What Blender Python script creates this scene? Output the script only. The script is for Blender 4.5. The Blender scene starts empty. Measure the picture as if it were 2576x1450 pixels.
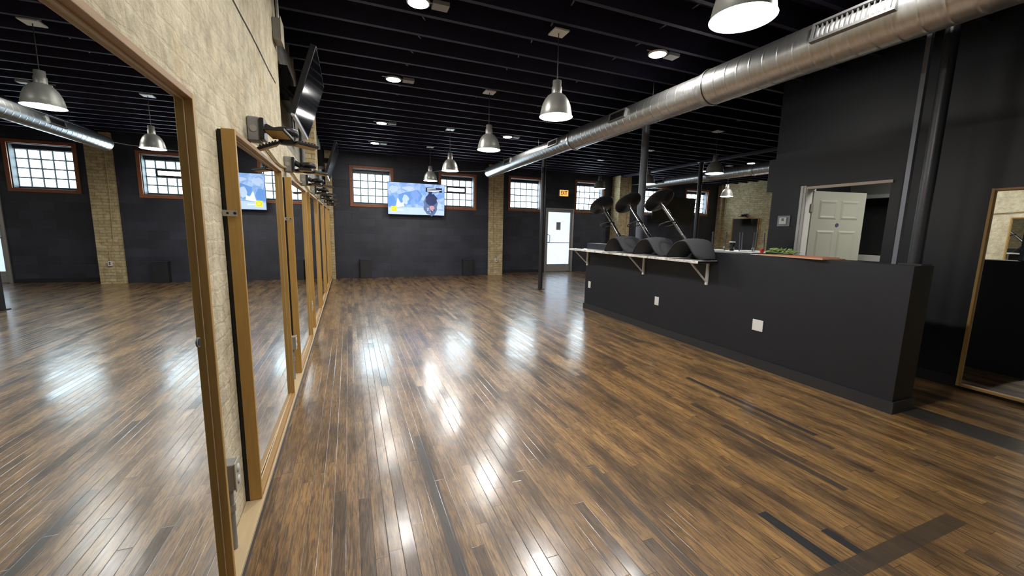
import bpy, math, random
from mathutils import Vector, Matrix
random.seed(7)
PI = math.pi
COL = bpy.context.scene.collection
sc = bpy.context.scene

# ------------------------------------------------------------------ materials
def N(nt, typ, **kw):
    n = nt.nodes.new(typ)
    for k, v in kw.items():
        setattr(n, k, v)
    return n

def setin(n, **kw):
    for k, v in kw.items():
        n.inputs[k.replace('_', ' ')].default_value = v

def c4(c):
    return (c[0], c[1], c[2], 1.0)

def base(name):
    m = bpy.data.materials.new(name)
    m.use_nodes = True
    nt = m.node_tree
    b = nt.nodes['Principled BSDF']
    return m, nt, b

def mat(name, col, rough=0.5, metal=0.0, var=0.12, scale=6.0, bump=0.0, bscale=40.0, spec=0.5, stretch=(1, 1, 1), coat=0.0):
    m, nt, b = base(name)
    tc = N(nt, 'ShaderNodeTexCoord')
    mp = N(nt, 'ShaderNodeMapping')
    mp.inputs['Scale'].default_value = stretch
    nt.links.new(tc.outputs['Object'], mp.inputs['Vector'])
    nz = N(nt, 'ShaderNodeTexNoise')
    setin(nz, Scale=scale, Detail=4.0)
    nt.links.new(mp.outputs['Vector'], nz.inputs['Vector'])
    mx = N(nt, 'ShaderNodeMix', data_type='RGBA')
    mx.inputs[6].default_value = c4([max(0, x * (1 - var)) for x in col])
    mx.inputs[7].default_value = c4([min(1, x * (1 + var)) for x in col])
    nt.links.new(nz.outputs['Fac'], mx.inputs[0])
    nt.links.new(mx.outputs[2], b.inputs['Base Color'])
    setin(b, Roughness=rough, Metallic=metal)
    b.inputs['Specular IOR Level'].default_value = spec
    if coat:
        b.inputs['Coat Weight'].default_value = coat
    if bump:
        n2 = N(nt, 'ShaderNodeTexNoise')
        setin(n2, Scale=bscale, Detail=5.0)
        nt.links.new(mp.outputs['Vector'], n2.inputs['Vector'])
        bp = N(nt, 'ShaderNodeBump')
        setin(bp, Strength=bump, Distance=0.01)
        nt.links.new(n2.outputs['Fac'], bp.inputs['Height'])
        nt.links.new(bp.outputs['Normal'], b.inputs['Normal'])
    return m

def emis(name, col, strength, noise=0.0):
    m, nt, b = base(name)
    b.inputs['Base Color'].default_value = c4([x * 0.5 for x in col])
    b.inputs['Emission Strength'].default_value = strength
    tc = N(nt, 'ShaderNodeTexCoord')
    nz = N(nt, 'ShaderNodeTexNoise')
    setin(nz, Scale=5.0)
    nt.links.new(tc.outputs['Object'], nz.inputs['Vector'])
    mx = N(nt, 'ShaderNodeMix', data_type='RGBA')
    mx.inputs[6].default_value = c4([x * (1 - noise) for x in col])
    mx.inputs[7].default_value = c4(col)
    nt.links.new(nz.outputs['Fac'], mx.inputs[0])
    nt.links.new(mx.outputs[2], b.inputs['Emission Color'])
    return m

def uv_coords(nt):
    """u = x + y, v = z, in metres: works for walls along x and along y"""
    tc = N(nt, 'ShaderNodeTexCoord')
    sp = N(nt, 'ShaderNodeSeparateXYZ')
    nt.links.new(tc.outputs['Object'], sp.inputs[0])
    ad = N(nt, 'ShaderNodeMath', operation='ADD')
    nt.links.new(sp.outputs['X'], ad.inputs[0])
    nt.links.new(sp.outputs['Y'], ad.inputs[1])
    cb = N(nt, 'ShaderNodeCombineXYZ')
    nt.links.new(ad.outputs[0], cb.inputs['X'])
    nt.links.new(sp.outputs['Z'], cb.inputs['Y'])
    return tc, cb

def brick_mat(name, c1, c2, mortar, smear, smear_amt, bump=0.6, joint=0.28, bw=0.205, bh=0.068, dark=1.0):
    m, nt, b = base(name)
    tc, cb = uv_coords(nt)
    # wobble
    wn = N(nt, 'ShaderNodeTexNoise'); setin(wn, Scale=7.0, Detail=3.0)
    nt.links.new(tc.outputs['Object'], wn.inputs['Vector'])
    va = N(nt, 'ShaderNodeVectorMath', operation='SCALE'); va.inputs['Scale'].default_value = 0.05
    nt.links.new(wn.outputs['Color'], va.inputs[0])
    vb = N(nt, 'ShaderNodeVectorMath', operation='ADD')
    nt.links.new(cb.outputs[0], vb.inputs[0]); nt.links.new(va.outputs[0], vb.inputs[1])
    br = N(nt, 'ShaderNodeTexBrick')
    setin(br, Color1=c4(c1), Color2=c4(c2), Mortar=c4(mortar), Scale=1.0)
    br.inputs['Mortar Size'].default_value = 0.008
    br.inputs['Mortar Smooth'].default_value = 0.6
    br.inputs['Brick Width'].default_value = bw
    br.inputs['Row Height'].default_value = bh
    nt.links.new(vb.outputs[0], br.inputs['Vector'])
    # plaster smears
    n1 = N(nt, 'ShaderNodeTexNoise'); setin(n1, Scale=3.2, Detail=7.0, Roughness=0.65)
    nt.links.new(tc.outputs['Object'], n1.inputs['Vector'])
    rp = N(nt, 'ShaderNodeValToRGB')
    rp.color_ramp.elements[0].position = 0.5 - smear_amt * 0.5
    rp.color_ramp.elements[1].position = 0.62 - smear_amt * 0.35
    nt.links.new(n1.outputs['Fac'], rp.inputs[0])
    mx = N(nt, 'ShaderNodeMix', data_type='RGBA')
    nt.links.new(rp.outputs['Color'], mx.inputs[0])
    nt.links.new(br.outputs['Color'], mx.inputs[6])
    mx.inputs[7].default_value = c4(smear)
    # large tonal blotches
    n2 = N(nt, 'ShaderNodeTexNoise'); setin(n2, Scale=9.0, Detail=6.0, Roughness=0.7)
    nt.links.new(tc.outputs['Object'], n2.inputs['Vector'])
    r2 = N(nt, 'ShaderNodeValToRGB')
    r2.color_ramp.elements[0].position = 0.3; r2.color_ramp.elements[0].color = (0.62 * dark, 0.6 * dark, 0.56 * dark, 1)
    r2.color_ramp.elements[1].position = 0.62; r2.color_ramp.elements[1].color = (1.05 * dark, 1.04 * dark, 1.02 * dark, 1)
    nt.links.new(n2.outputs['Fac'], r2.inputs[0])
    mm = N(nt, 'ShaderNodeMix', data_type='RGBA', blend_type='MULTIPLY'); mm.inputs[0].default_value = 1.0
    nt.links.new(mx.outputs[2], mm.inputs[6]); nt.links.new(r2.outputs['Color'], mm.inputs[7])
    nt.links.new(mm.outputs[2], b.inputs['Base Color'])
    setin(b, Roughness=0.9); b.inputs['Specular IOR Level'].default_value = 0.2
    # bump
    sub = N(nt, 'ShaderNodeMath', operation='MULTIPLY_ADD')
    inv = N(nt, 'ShaderNodeMath', operation='SUBTRACT'); inv.inputs[0].default_value = 1.0
    nt.links.new(br.outputs['Fac'], inv.inputs[1])
    nt.links.new(inv.outputs[0], sub.inputs[0]); sub.inputs[1].default_value = joint
    n3 = N(nt, 'ShaderNodeTexNoise'); setin(n3, Scale=22.0, Detail=6.0, Roughness=0.65)
    nt.links.new(tc.outputs['Object'], n3.inputs['Vector'])
    nt.links.new(n3.outputs['Fac'], sub.inputs[2])
    ad = N(nt, 'ShaderNodeMath', operation='ADD')
    nt.links.new(sub.outputs[0], ad.inputs[0]); nt.links.new(n1.outputs['Fac'], ad.inputs[1])
    bp = N(nt, 'ShaderNodeBump'); setin(bp, Strength=bump, Distance=0.03)
    nt.links.new(ad.outputs[0], bp.inputs['Height'])
    nt.links.new(bp.outputs['Normal'], b.inputs['Normal'])
    return m

def block_mat(name, col):
    m, nt, b = base(name)
    tc, cb = uv_coords(nt)
    br = N(nt, 'ShaderNodeTexBrick')
    setin(br, Color1=c4([x * 0.8 for x in col]), Color2=c4([x * 1.3 for x in col]), Mortar=c4([x * 0.8 for x in col]), Scale=1.0)
    br.inputs['Mortar Size'].default_value = 0.006
    br.inputs['Mortar Smooth'].default_value = 0.5
    br.inputs['Brick Width'].default_value = 0.40
    br.inputs['Row Height'].default_value = 0.20
    nt.links.new(cb.outputs[0], br.inputs['Vector'])
    nz = N(nt, 'ShaderNodeTexNoise'); setin(nz, Scale=2.0, Detail=4.0)
    nt.links.new(tc.outputs['Object'], nz.inputs['Vector'])
    mm = N(nt, 'ShaderNodeMix', data_type='RGBA', blend_type='MULTIPLY'); mm.inputs[0].default_value = 0.6
    nt.links.new(br.outputs['Color'], mm.inputs[6]); nt.links.new(nz.outputs['Fac'], mm.inputs[7])
    nt.links.new(mm.outputs[2], b.inputs['Base Color'])
    setin(b, Roughness=0.48)
    n3 = N(nt, 'ShaderNodeTexNoise'); setin(n3, Scale=30.0, Detail=4.0)
    nt.links.new(tc.outputs['Object'], n3.inputs['Vector'])
    ma = N(nt, 'ShaderNodeMath', operation='MULTIPLY_ADD')
    nt.links.new(br.outputs['Fac'], ma.inputs[0]); ma.inputs[1].default_value = -1.2
    nt.links.new(n3.outputs['Fac'], ma.inputs[2])
    bp = N(nt, 'ShaderNodeBump'); setin(bp, Strength=0.28, Distance=0.010)
    nt.links.new(ma.outputs[0], bp.inputs['Height'])
    nt.links.new(bp.outputs['Normal'], b.inputs['Normal'])
    return m

def floor_mat():
    m, nt, b = base('oak_strip_floor')
    L = nt.links.new
    tc = N(nt, 'ShaderNodeTexCoord')
    sp = N(nt, 'ShaderNodeSeparateXYZ'); L(tc.outputs['Object'], sp.inputs[0])
    def math_(op, a, b_=None, c=None):
        n = N(nt, 'ShaderNodeMath', operation=op)
        for i, v in enumerate((a, b_, c)):
            if v is None: continue
            if isinstance(v, (int, float)): n.inputs[i].default_value = v
            else: L(v, n.inputs[i])
        return n.outputs[0]
    X, Y = sp.outputs['X'], sp.outputs['Y']
    W, LEN = 0.0572, 0.9
    xr = math_('DIVIDE', X, W)
    row = math_('FLOOR', xr)
    fx = math_('FRACT', xr)
    wn = N(nt, 'ShaderNodeTexWhiteNoise', noise_dimensions='1D'); L(row, wn.inputs['W'])
    yo = math_('MULTIPLY_ADD', wn.outputs['Value'], 7.3, Y)
    yr = math_('DIVIDE', yo, LEN)
    bi = math_('FLOOR', yr)
    fy = math_('FRACT', yr)
    cb = N(nt, 'ShaderNodeCombineXYZ'); L(row, cb.inputs['X']); L(bi, cb.inputs['Y'])
    w2 = N(nt, 'ShaderNodeTexWhiteNoise', noise_dimensions='2D'); L(cb.outputs[0], w2.inputs['Vector'])
    # tone per board
    r1 = N(nt, 'ShaderNodeValToRGB'); cr = r1.color_ramp
    cr.elements[0].position = 0.0; cr.elements[0].color = FLOOR_C[0]
    cr.elements[1].position = 1.0; cr.elements[1].color = FLOOR_C[4]
    for p, c in ((0.10, FLOOR_C[1]), (0.45, FLOOR_C[2]), (0.75, FLOOR_C[3])):
        e = cr.elements.new(p); e.color = c
    L(w2.outputs['Value'], r1.inputs[0])
    # grain: noise stretched along the boards, offset per board
    off = N(nt, 'ShaderNodeVectorMath', operation='SCALE'); L(w2.outputs['Color'], off.inputs[0]); off.inputs['Scale'].default_value = 37.0
    av = N(nt, 'ShaderNodeVectorMath', operation='ADD'); L(tc.outputs['Object'], av.inputs[0]); L(off.outputs[0], av.inputs[1])
    mp = N(nt, 'ShaderNodeMapping'); mp.inputs['Scale'].default_value = (60, 4.0, 1); L(av.outputs[0], mp.inputs['Vector'])
    g = N(nt, 'ShaderNodeTexNoise'); setin(g, Scale=1.0, Detail=6.0, Roughness=0.62, Distortion=2.0); L(mp.outputs[0], g.inputs['Vector'])
    rg = N(nt, 'ShaderNodeValToRGB')
    rg.color_ramp.elements[0].position = 0.36; rg.color_ramp.elements[0].color = (0.30, 0.245, 0.19, 1)
    rg.color_ramp.elements[1].position = 0.56; rg.color_ramp.elements[1].color = (1.15, 1.12, 1.05, 1)
    L(g.outputs['Fac'], rg.inputs[0])
    mp3 = N(nt, 'ShaderNodeMapping'); mp3.inputs['Scale'].default_value = (150, 11, 1); L(av.outputs[0], mp3.inputs['Vector'])
    g3 = N(nt, 'ShaderNodeTexNoise'); setin(g3, Scale=1.0, Detail=3.0, Roughness=0.6); L(mp3.outputs[0], g3.inputs['Vector'])
    r3 = N(nt, 'ShaderNodeValToRGB')
    r3.color_ramp.elements[0].position = 0.38; r3.color_ramp.elements[0].color = (0.42, 0.37, 0.32, 1)
    r3.color_ramp.elements[1].position = 0.50; r3.color_ramp.elements[1].color = (1, 1, 1, 1)
    L(g3.outputs['Fac'], r3.inputs[0])
    m3 = N(nt, 'ShaderNodeMix', data_type='RGBA', blend_type='MULTIPLY'); m3.inputs[0].default_value = 0.7
    L(r1.outputs['Color'], m3.inputs[6]); L(r3.outputs['Color'], m3.inputs[7])
    mg = N(nt, 'ShaderNodeMix', data_type='RGBA', blend_type='MULTIPLY'); mg.inputs[0].default_value = 0.85
    L(m3.outputs[2], mg.inputs[6]); L(rg.outputs['Color'], mg.inputs[7])
    # stains: darker blotches along the boards
    mp2 = N(nt, 'ShaderNodeMapping'); mp2.inputs['Scale'].default_value = (6.5, 1.6, 1); L(tc.outputs['Object'], mp2.inputs['Vector'])
    s = N(nt, 'ShaderNodeTexNoise'); setin(s, Scale=1.0, Detail=7.0, Roughness=0.6); L(mp2.outputs[0], s.inputs['Vector'])
    rs = N(nt, 'ShaderNodeValToRGB')
    rs.color_ramp.elements[0].position = 0.37; rs.color_ramp.elements[0].color = (0.26, 0.235, 0.21, 1)
    rs.color_ramp.elements[1].position = 0.55; rs.color_ramp.elements[1].color = (1, 1, 1, 1)
    L(s.outputs['Fac'], rs.inputs[0])
    ms = N(nt, 'ShaderNodeMix', data_type='RGBA', blend_type='MULTIPLY'); ms.inputs[0].default_value = 0.8
    L(mg.outputs[2], ms.inputs[6]); L(rs.outputs['Color'], ms.inputs[7])
    # gaps between boards
    ex = math_('MINIMUM', fx, math_('SUBTRACT', 1.0, fx))
    ey = math_('MULTIPLY', math_('MINIMUM', fy, math_('SUBTRACT', 1.0, fy)), LEN / W)
    ed = math_('MINIMUM', ex, ey)
    gap = N(nt, 'ShaderNodeMapRange'); gap.inputs['From Min'].default_value = 0.0; gap.inputs['From Max'].default_value = 0.035
    L(ed, gap.inputs['Value'])
    mgap = N(nt, 'ShaderNodeMix', data_type='RGBA'); L(gap.outputs[0], mgap.inputs[0])
    mgap.inputs[6].default_value = (0.012, 0.008, 0.005, 1); L(ms.outputs[2], mgap.inputs[7])
    cur = mgap.outputs[2]
    # painted / replaced strips, as masks in metres
    def box_mask(x0, x1, y0, y1):
        a = math_('MULTIPLY', math_('GREATER_THAN', X, x0), math_('LESS_THAN', X, x1))
        b2 = math_('MULTIPLY', math_('GREATER_THAN', Y, y0), math_('LESS_THAN', Y, y1))
        return math_('MULTIPLY', a, b2)
    for (x0, x1, y0, y1, c, f) in FLOOR_STRIPS:
        k = math_('MULTIPLY', box_mask(x0, x1, y0, y1), f)
        k = math_('MULTIPLY', k, math_('MULTIPLY_ADD', s.outputs['Fac'], 0.5, 0.7))
        mx = N(nt, 'ShaderNodeMix', data_type='RGBA'); mx.clamp_factor = True
        L(k, mx.inputs[0]); L(cur, mx.inputs[6]); mx.inputs[7].default_value = c4(c)
        cur = mx.outputs[2]
    L(cur, b.inputs['Base Color'])
    # varnish wear
    rr = N(nt, 'ShaderNodeMapRange'); rr.inputs['To Min'].default_value = FLOOR_R[0]; rr.inputs['To Max'].default_value = FLOOR_R[1]
    rr.inputs['From Min'].default_value = 0.3; rr.inputs['From Max'].default_value = 0.7
    L(math_('MULTIPLY_ADD', w2.outputs['Value'], 0.25, math_('MULTIPLY', s.outputs['Fac'], 0.75)), rr.inputs['Value'])
    L(rr.outputs[0], b.inputs['Coat Roughness']); setin(b, Roughness=0.48); b.inputs['Coat Weight'].default_value = 0.9; b.inputs['Coat IOR'].default_value = 1.55
    b.inputs['Specular IOR Level'].default_value = FLOOR_SPEC
    # bump: per-board tilt and waviness + grain + gap
    wv = N(nt, 'ShaderNodeTexNoise'); setin(wv, Scale=3.5, Detail=2.0); L(tc.outputs['Object'], wv.inputs['Vector'])
    h = math_('MULTIPLY', wv.outputs['Fac'], 0.30)
    h = math_('MULTIPLY_ADD', g.outputs['Fac'], 0.022, h)
    h = math_('MULTIPLY_ADD', gap.outputs[0], 0.045, h)
    bp = N(nt, 'ShaderNodeBump'); setin(bp, Strength=0.6, Distance=0.012)
    L(h, bp.inputs['Height'])
    tl = N(nt, 'ShaderNodeVectorMath', operation='SUBTRACT'); L(w2.outputs['Color'], tl.inputs[0]); tl.inputs[1].default_value = (0.5, 0.5, 0.5)
    ts = N(nt, 'ShaderNodeVectorMath', operation='MULTIPLY'); L(tl.outputs[0], ts.inputs[0]); ts.inputs[1].default_value = (0.013, 0.012, 0.0)
    ta = N(nt, 'ShaderNodeVectorMath', operation='ADD'); L(bp.outputs['Normal'], ta.inputs[0]); L(ts.outputs[0], ta.inputs[1])
    tn = N(nt, 'ShaderNodeVectorMath', operation='NORMALIZE'); L(ta.outputs[0], tn.inputs[0])
    L(tn.outputs[0], b.inputs['Normal']); L(tn.outputs[0], b.inputs['Coat Normal'])
    return m

FLOOR_C = [(0.135, 0.080, 0.038, 1), (0.225, 0.127, 0.048, 1), (0.27, 0.150, 0.052, 1), (0.31, 0.173, 0.056, 1), (0.38, 0.217, 0.070, 1)]
FLOOR_R = (0.15, 0.25)
FLOOR_SPEC = 0.5
FLOOR_STRIPS = [
    (4.08, 4.36, -3.0, 1.68, (0.022, 0.025, 0.028), 0.95),
    (4.20, 4.27, 6.3, 11.6, (0.20, 0.19, 0.18), 0.55),
    (1.87, 1.93, 0.86, 1.24, (0.012, 0.013, 0.015), 1.1),
    (2.05, 2.10, 0.86, 1.05, (0.012, 0.012, 0.013), 1.0),
    (1.75, 2.80, 0.82, 0.90, (0.045, 0.03, 0.018), 0.9),
    (3.00, 3.05, 1.66, 2.85, (0.016, 0.015, 0.014), 0.95),
    (2.92, 2.96, 1.5, 2.4, (0.02, 0.018, 0.016), 0.8),
    (2.50, 2.55, 1.2, 2.0, (0.02, 0.017, 0.014), 0.85),
    (0.36, 0.41, 0.6, 2.6, (0.02, 0.018, 0.017), 0.85),
    (1.28, 1.33, 1.0, 1.9, (0.05, 0.035, 0.02), 0.8),
]

M = {}
def make_mats():
    M['floor'] = floor_mat()
    M['brick'] = brick_mat('cream_brick', (0.74, 0.63, 0.40), (0.68, 0.52, 0.35), (0.70, 0.63, 0.46), (0.80, 0.73, 0.55), 0.42, bump=0.42, joint=0.14)
    M['brick_clean'] = brick_mat('cream_brick_column', (0.66, 0.54, 0.32), (0.53, 0.42, 0.24), (0.36, 0.31, 0.2), (0.64, 0.56, 0.38), -0.1, bump=0.5)
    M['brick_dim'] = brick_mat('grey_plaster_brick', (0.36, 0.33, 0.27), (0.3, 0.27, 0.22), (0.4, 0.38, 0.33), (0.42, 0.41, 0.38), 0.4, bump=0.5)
    M['block'] = block_mat('black_painted_block', (0.040, 0.043, 0.062))
    M['black'] = mat('black_wall_paint', (0.0050, 0.0063, 0.0106), 0.5, bump=0.05, bscale=90, var=0.2)
    M['grey_in'] = mat('grey_room_paint', (0.12, 0.125, 0.115), 0.6, bump=0.1, bscale=60)
    M['joist'] = mat('black_joist_paint', (0.021, 0.0180, 0.039), 0.6, spec=0.3, var=0.3, scale=9, bump=0.3, bscale=30)
    M['deck'] = mat('black_deck_paint', (0.030, 0.024, 0.066), 0.7, var=0.3)
    M['pole'] = mat('black_pole_paint', (0.022, 0.022, 0.026), 0.38, bump=0.15, bscale=50)
    M['pole_grey'] = mat('grey_pole_paint', (0.12, 0.13, 0.155), 0.4, bump=0.15, bscale=50)
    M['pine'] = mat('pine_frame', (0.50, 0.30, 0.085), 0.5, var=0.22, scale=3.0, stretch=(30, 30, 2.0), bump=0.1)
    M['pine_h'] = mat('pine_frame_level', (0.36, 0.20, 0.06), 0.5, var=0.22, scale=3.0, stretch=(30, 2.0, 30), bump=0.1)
    M['pale'] = mat('pale_board', (0.62, 0.48, 0.29), 0.5, var=0.12, scale=3.0, stretch=(25, 2.0, 25), bump=0.05)
    M['casing'] = mat('stained_casing', (0.30, 0.105, 0.044), 0.5, var=0.25, scale=4, stretch=(6, 6, 6))
    M['reveal'] = mat('grey_window_reveal', (0.055, 0.06, 0.068), 0.6, var=0.2, scale=8)
    M['mortar'] = mat('glass_block_mortar', (0.22, 0.26, 0.29), 0.7)
    M['glassblock'] = emis('glass_block_daylight', (0.72, 0.90, 1.0), 11.0, 0.15)
    M['blockedge'] = emis('glass_block_edge', (0.52, 0.70, 0.82), 0.26, 0.3)
    M['ventglow'] = emis('vent_daylight', (0.80, 0.93, 1.0), 9.0, 0.05)
    M['doorglass'] = emis('frosted_door_glass', (0.62, 0.78, 0.97), 1.1, 0.25)
    M['alu'] = mat('satin_aluminium', (0.46, 0.45, 0.42), 0.42, 0.6, bump=0.03)
    M['mirror'] = mirror_mat()
    M['duct'] = mat('galvanised_steel', (0.56, 0.56, 0.55), 0.33, 0.9, var=0.25, scale=5.0, stretch=(2, 10, 2), bump=0.06, bscale=8)
    M['grille'] = mat('register_metal', (0.30, 0.30, 0.30), 0.45, 0.7)
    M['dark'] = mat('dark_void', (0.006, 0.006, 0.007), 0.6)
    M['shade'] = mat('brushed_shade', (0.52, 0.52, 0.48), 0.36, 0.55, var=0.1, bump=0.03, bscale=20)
    M['shade_dark'] = mat('shadow_toned_shade', (0.27, 0.27, 0.25), 0.45, 0.3, var=0.15)  # same kind of lampshade, colour darkened for the missing side light
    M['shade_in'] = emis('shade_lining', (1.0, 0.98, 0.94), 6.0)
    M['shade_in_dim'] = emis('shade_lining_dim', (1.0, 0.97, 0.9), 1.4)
    M['bulb'] = emis('bulb_glow', (1.0, 0.97, 0.92), 45.0)
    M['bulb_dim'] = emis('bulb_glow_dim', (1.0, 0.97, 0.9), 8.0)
    M['wafer'] = emis('wafer_lens', (1.0, 0.97, 0.92), 210.0)
    M['white'] = mat('white_plastic', (0.72, 0.72, 0.70), 0.4, var=0.05)
    M['white_metal'] = mat('white_powder_coat', (0.66, 0.66, 0.64), 0.4, var=0.06)
    M['cream'] = mat('cream_door_paint', (0.33, 0.335, 0.28), 0.45, var=0.06)
    M['trimwhite'] = mat('off_white_trim', (0.60, 0.60, 0.58), 0.45, var=0.08)
    M['trimtan'] = mat('bare_header_trim', (0.60, 0.52, 0.42), 0.5, var=0.1)
    M['greybox'] = mat('grey_junction_box', (0.30, 0.30, 0.30), 0.55, var=0.1, bump=0.1, bscale=60)
    M['tanbox'] = mat('tan_painted_box', (0.50, 0.47, 0.38), 0.6, var=0.1)
    M['emt'] = mat('tan_conduit', (0.50, 0.42, 0.24), 0.5, 0.2, var=0.1)
    M['blackplastic'] = mat('black_plastic', (0.012, 0.012, 0.014), 0.38, var=0.15)
    M['led'] = mat('unlit_led_plate', (0.42, 0.27, 0.09), 0.4, var=0.35, scale=120)
    M['screen_off'] = mat('dark_screen', (0.004, 0.004, 0.005), 0.10, var=0.05)
    M['bezel'] = mat('silver_bezel', (0.70, 0.74, 0.78), 0.3, 0.2)
    M['fabric'] = mat('charcoal_fabric', (0.056, 0.059, 0.067), 0.85, var=0.3, scale=300, bump=0.25, bscale=400)
    M['piping'] = mat('black_piping', (0.012, 0.012, 0.014), 0.7)
    M['chrome'] = mat('dark_chrome', (0.45, 0.45, 0.46), 0.15, 1.0, var=0.05)
    M['blackmetal'] = mat('black_base_metal', (0.02, 0.02, 0.022), 0.3, 0.3)
    M['marble'] = marble_mat()
    M['leaf'] = mat('leaf_wrap_green', (0.17, 0.25, 0.08), 0.5, var=0.5, scale=40)
    M['red'] = mat('red_petals', (0.45, 0.02, 0.02), 0.5, var=0.3, scale=30)
    M['board_red'] = mat('red_card', (0.42, 0.12, 0.09), 0.5, var=0.15)
    M['board_tan'] = mat('tan_board', (0.48, 0.30, 0.17), 0.5, var=0.15)
    M['brass'] = mat('hinge_metal', (0.42, 0.38, 0.32), 0.35, 0.9)
    M['sticker'] = mat('dark_blue_sticker', (0.05, 0.05, 0.12), 0.4)
    M['exit_face'] = emis('exit_sign_face', (1.0, 0.46, 0.12), 0.9)
    M['exit_text'] = mat('exit_sign_letters', (0.20, 0.04, 0.01), 0.5)
    M['tablewhite'] = mat('white_table', (0.78, 0.80, 0.78), 0.3, var=0.04)
    M['lcd'] = mat('grey_lcd', (0.16, 0.18, 0.16), 0.3)
    M['clear'] = mat('clear_guard', (0.30, 0.32, 0.36), 0.15, var=0.05)
    M['notice'] = mat('grey_notice', (0.30, 0.32, 0.35), 0.5, var=0.3, scale=60)
    M['basebd'] = mat('black_baseboard_paint', (0.020, 0.021, 0.024), 0.4, bump=0.1)
    M['sky_pic'] = tv_mat()
    M['tv_dark'] = emis('picture_navy', (0.03, 0.045, 0.15), 0.70, 0.6)
    M['tv_mid'] = emis('picture_slate', (0.13, 0.20, 0.38), 0.70, 0.7)
    M['tv_blue'] = emis('picture_blue', (0.13, 0.32, 0.75), 0.70, 0.35)
    M['tv_white'] = emis('picture_white', (0.75, 0.88, 1.0), 0.77)
    M['tv_pale'] = emis('picture_pale', (0.50, 0.64, 0.97), 0.72, 0.25)
    M['tv_soft'] = emis('picture_soft_blue', (0.20, 0.35, 0.78), 0.75, 0.3)
    M['tv_yellow'] = emis('picture_yellow', (0.95, 0.78, 0.02), 0.77)
    M['tv_skin'] = emis('picture_skin', (0.55, 0.28, 0.33), 0.70)
    M['tv_black'] = emis('picture_black', (0.012, 0.014, 0.045), 0.70)

def mirror_mat():
    m, nt, b = base('silvered_mirror')
    tc = N(nt, 'ShaderNodeTexCoord')
    nz = N(nt, 'ShaderNodeTexNoise'); setin(nz, Scale=0.8)
    nt.links.new(tc.outputs['Object'], nz.inputs['Vector'])
    mr = N(nt, 'ShaderNodeMapRange'); mr.inputs['To Min'].default_value = 0.0; mr.inputs['To Max'].default_value = 0.012
    nt.links.new(nz.outputs['Fac'], mr.inputs['Value']); nt.links.new(mr.outputs[0], b.inputs['Roughness'])
    b.inputs['Base Color'].default_value = (0.80, 0.83, 0.82, 1)
    b.inputs['Metallic'].default_value = 1.0
    return m

def marble_mat():
    m, nt, b = base('white_marble_laminate')
    tc = N(nt, 'ShaderNodeTexCoord')
    nz = N(nt, 'ShaderNodeTexNoise'); setin(nz, Scale=7.0, Detail=8.0, Roughness=0.7, Distortion=1.5)
    nt.links.new(tc.outputs['Object'], nz.inputs['Vector'])
    rp = N(nt, 'ShaderNodeValToRGB')
    rp.color_ramp.elements[0].position = 0.38; rp.color_ramp.elements[0].color = (0.38, 0.35, 0.30, 1)
    rp.color_ramp.elements[1].position = 0.52; rp.color_ramp.elements[1].color = (0.82, 0.81, 0.77, 1)
    nt.links.new(nz.outputs['Fac'], rp.inputs[0]); nt.links.new(rp.outputs[0], b.inputs['Base Color'])
    setin(b, Roughness=0.3)
    return m

def tv_mat():
    m, nt, b = base('picture_pale_blue')
    tc = N(nt, 'ShaderNodeTexCoord')
    nz = N(nt, 'ShaderNodeTexNoise'); setin(nz, Scale=3.2, Detail=3.0, Distortion=2.5)
    nt.links.new(tc.outputs['Object'], nz.inputs['Vector'])
    rp = N(nt, 'ShaderNodeValToRGB')
    rp.color_ramp.elements[0].position = 0.4; rp.color_ramp.elements[0].color = (0.22, 0.42, 0.85, 1)
    rp.color_ramp.elements[1].position = 0.62; rp.color_ramp.elements[1].color = (0.50, 0.68, 1.0, 1)
    nt.links.new(nz.outputs['Fac'], rp.inputs[0]); nt.links.new(rp.outputs[0], b.inputs['Emission Color'])
    b.inputs['Base Color'].default_value = (0.05, 0.08, 0.15, 1)
    b.inputs['Emission Strength'].default_value = 0.68
    setin(b, Roughness=0.3)
    return m

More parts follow.
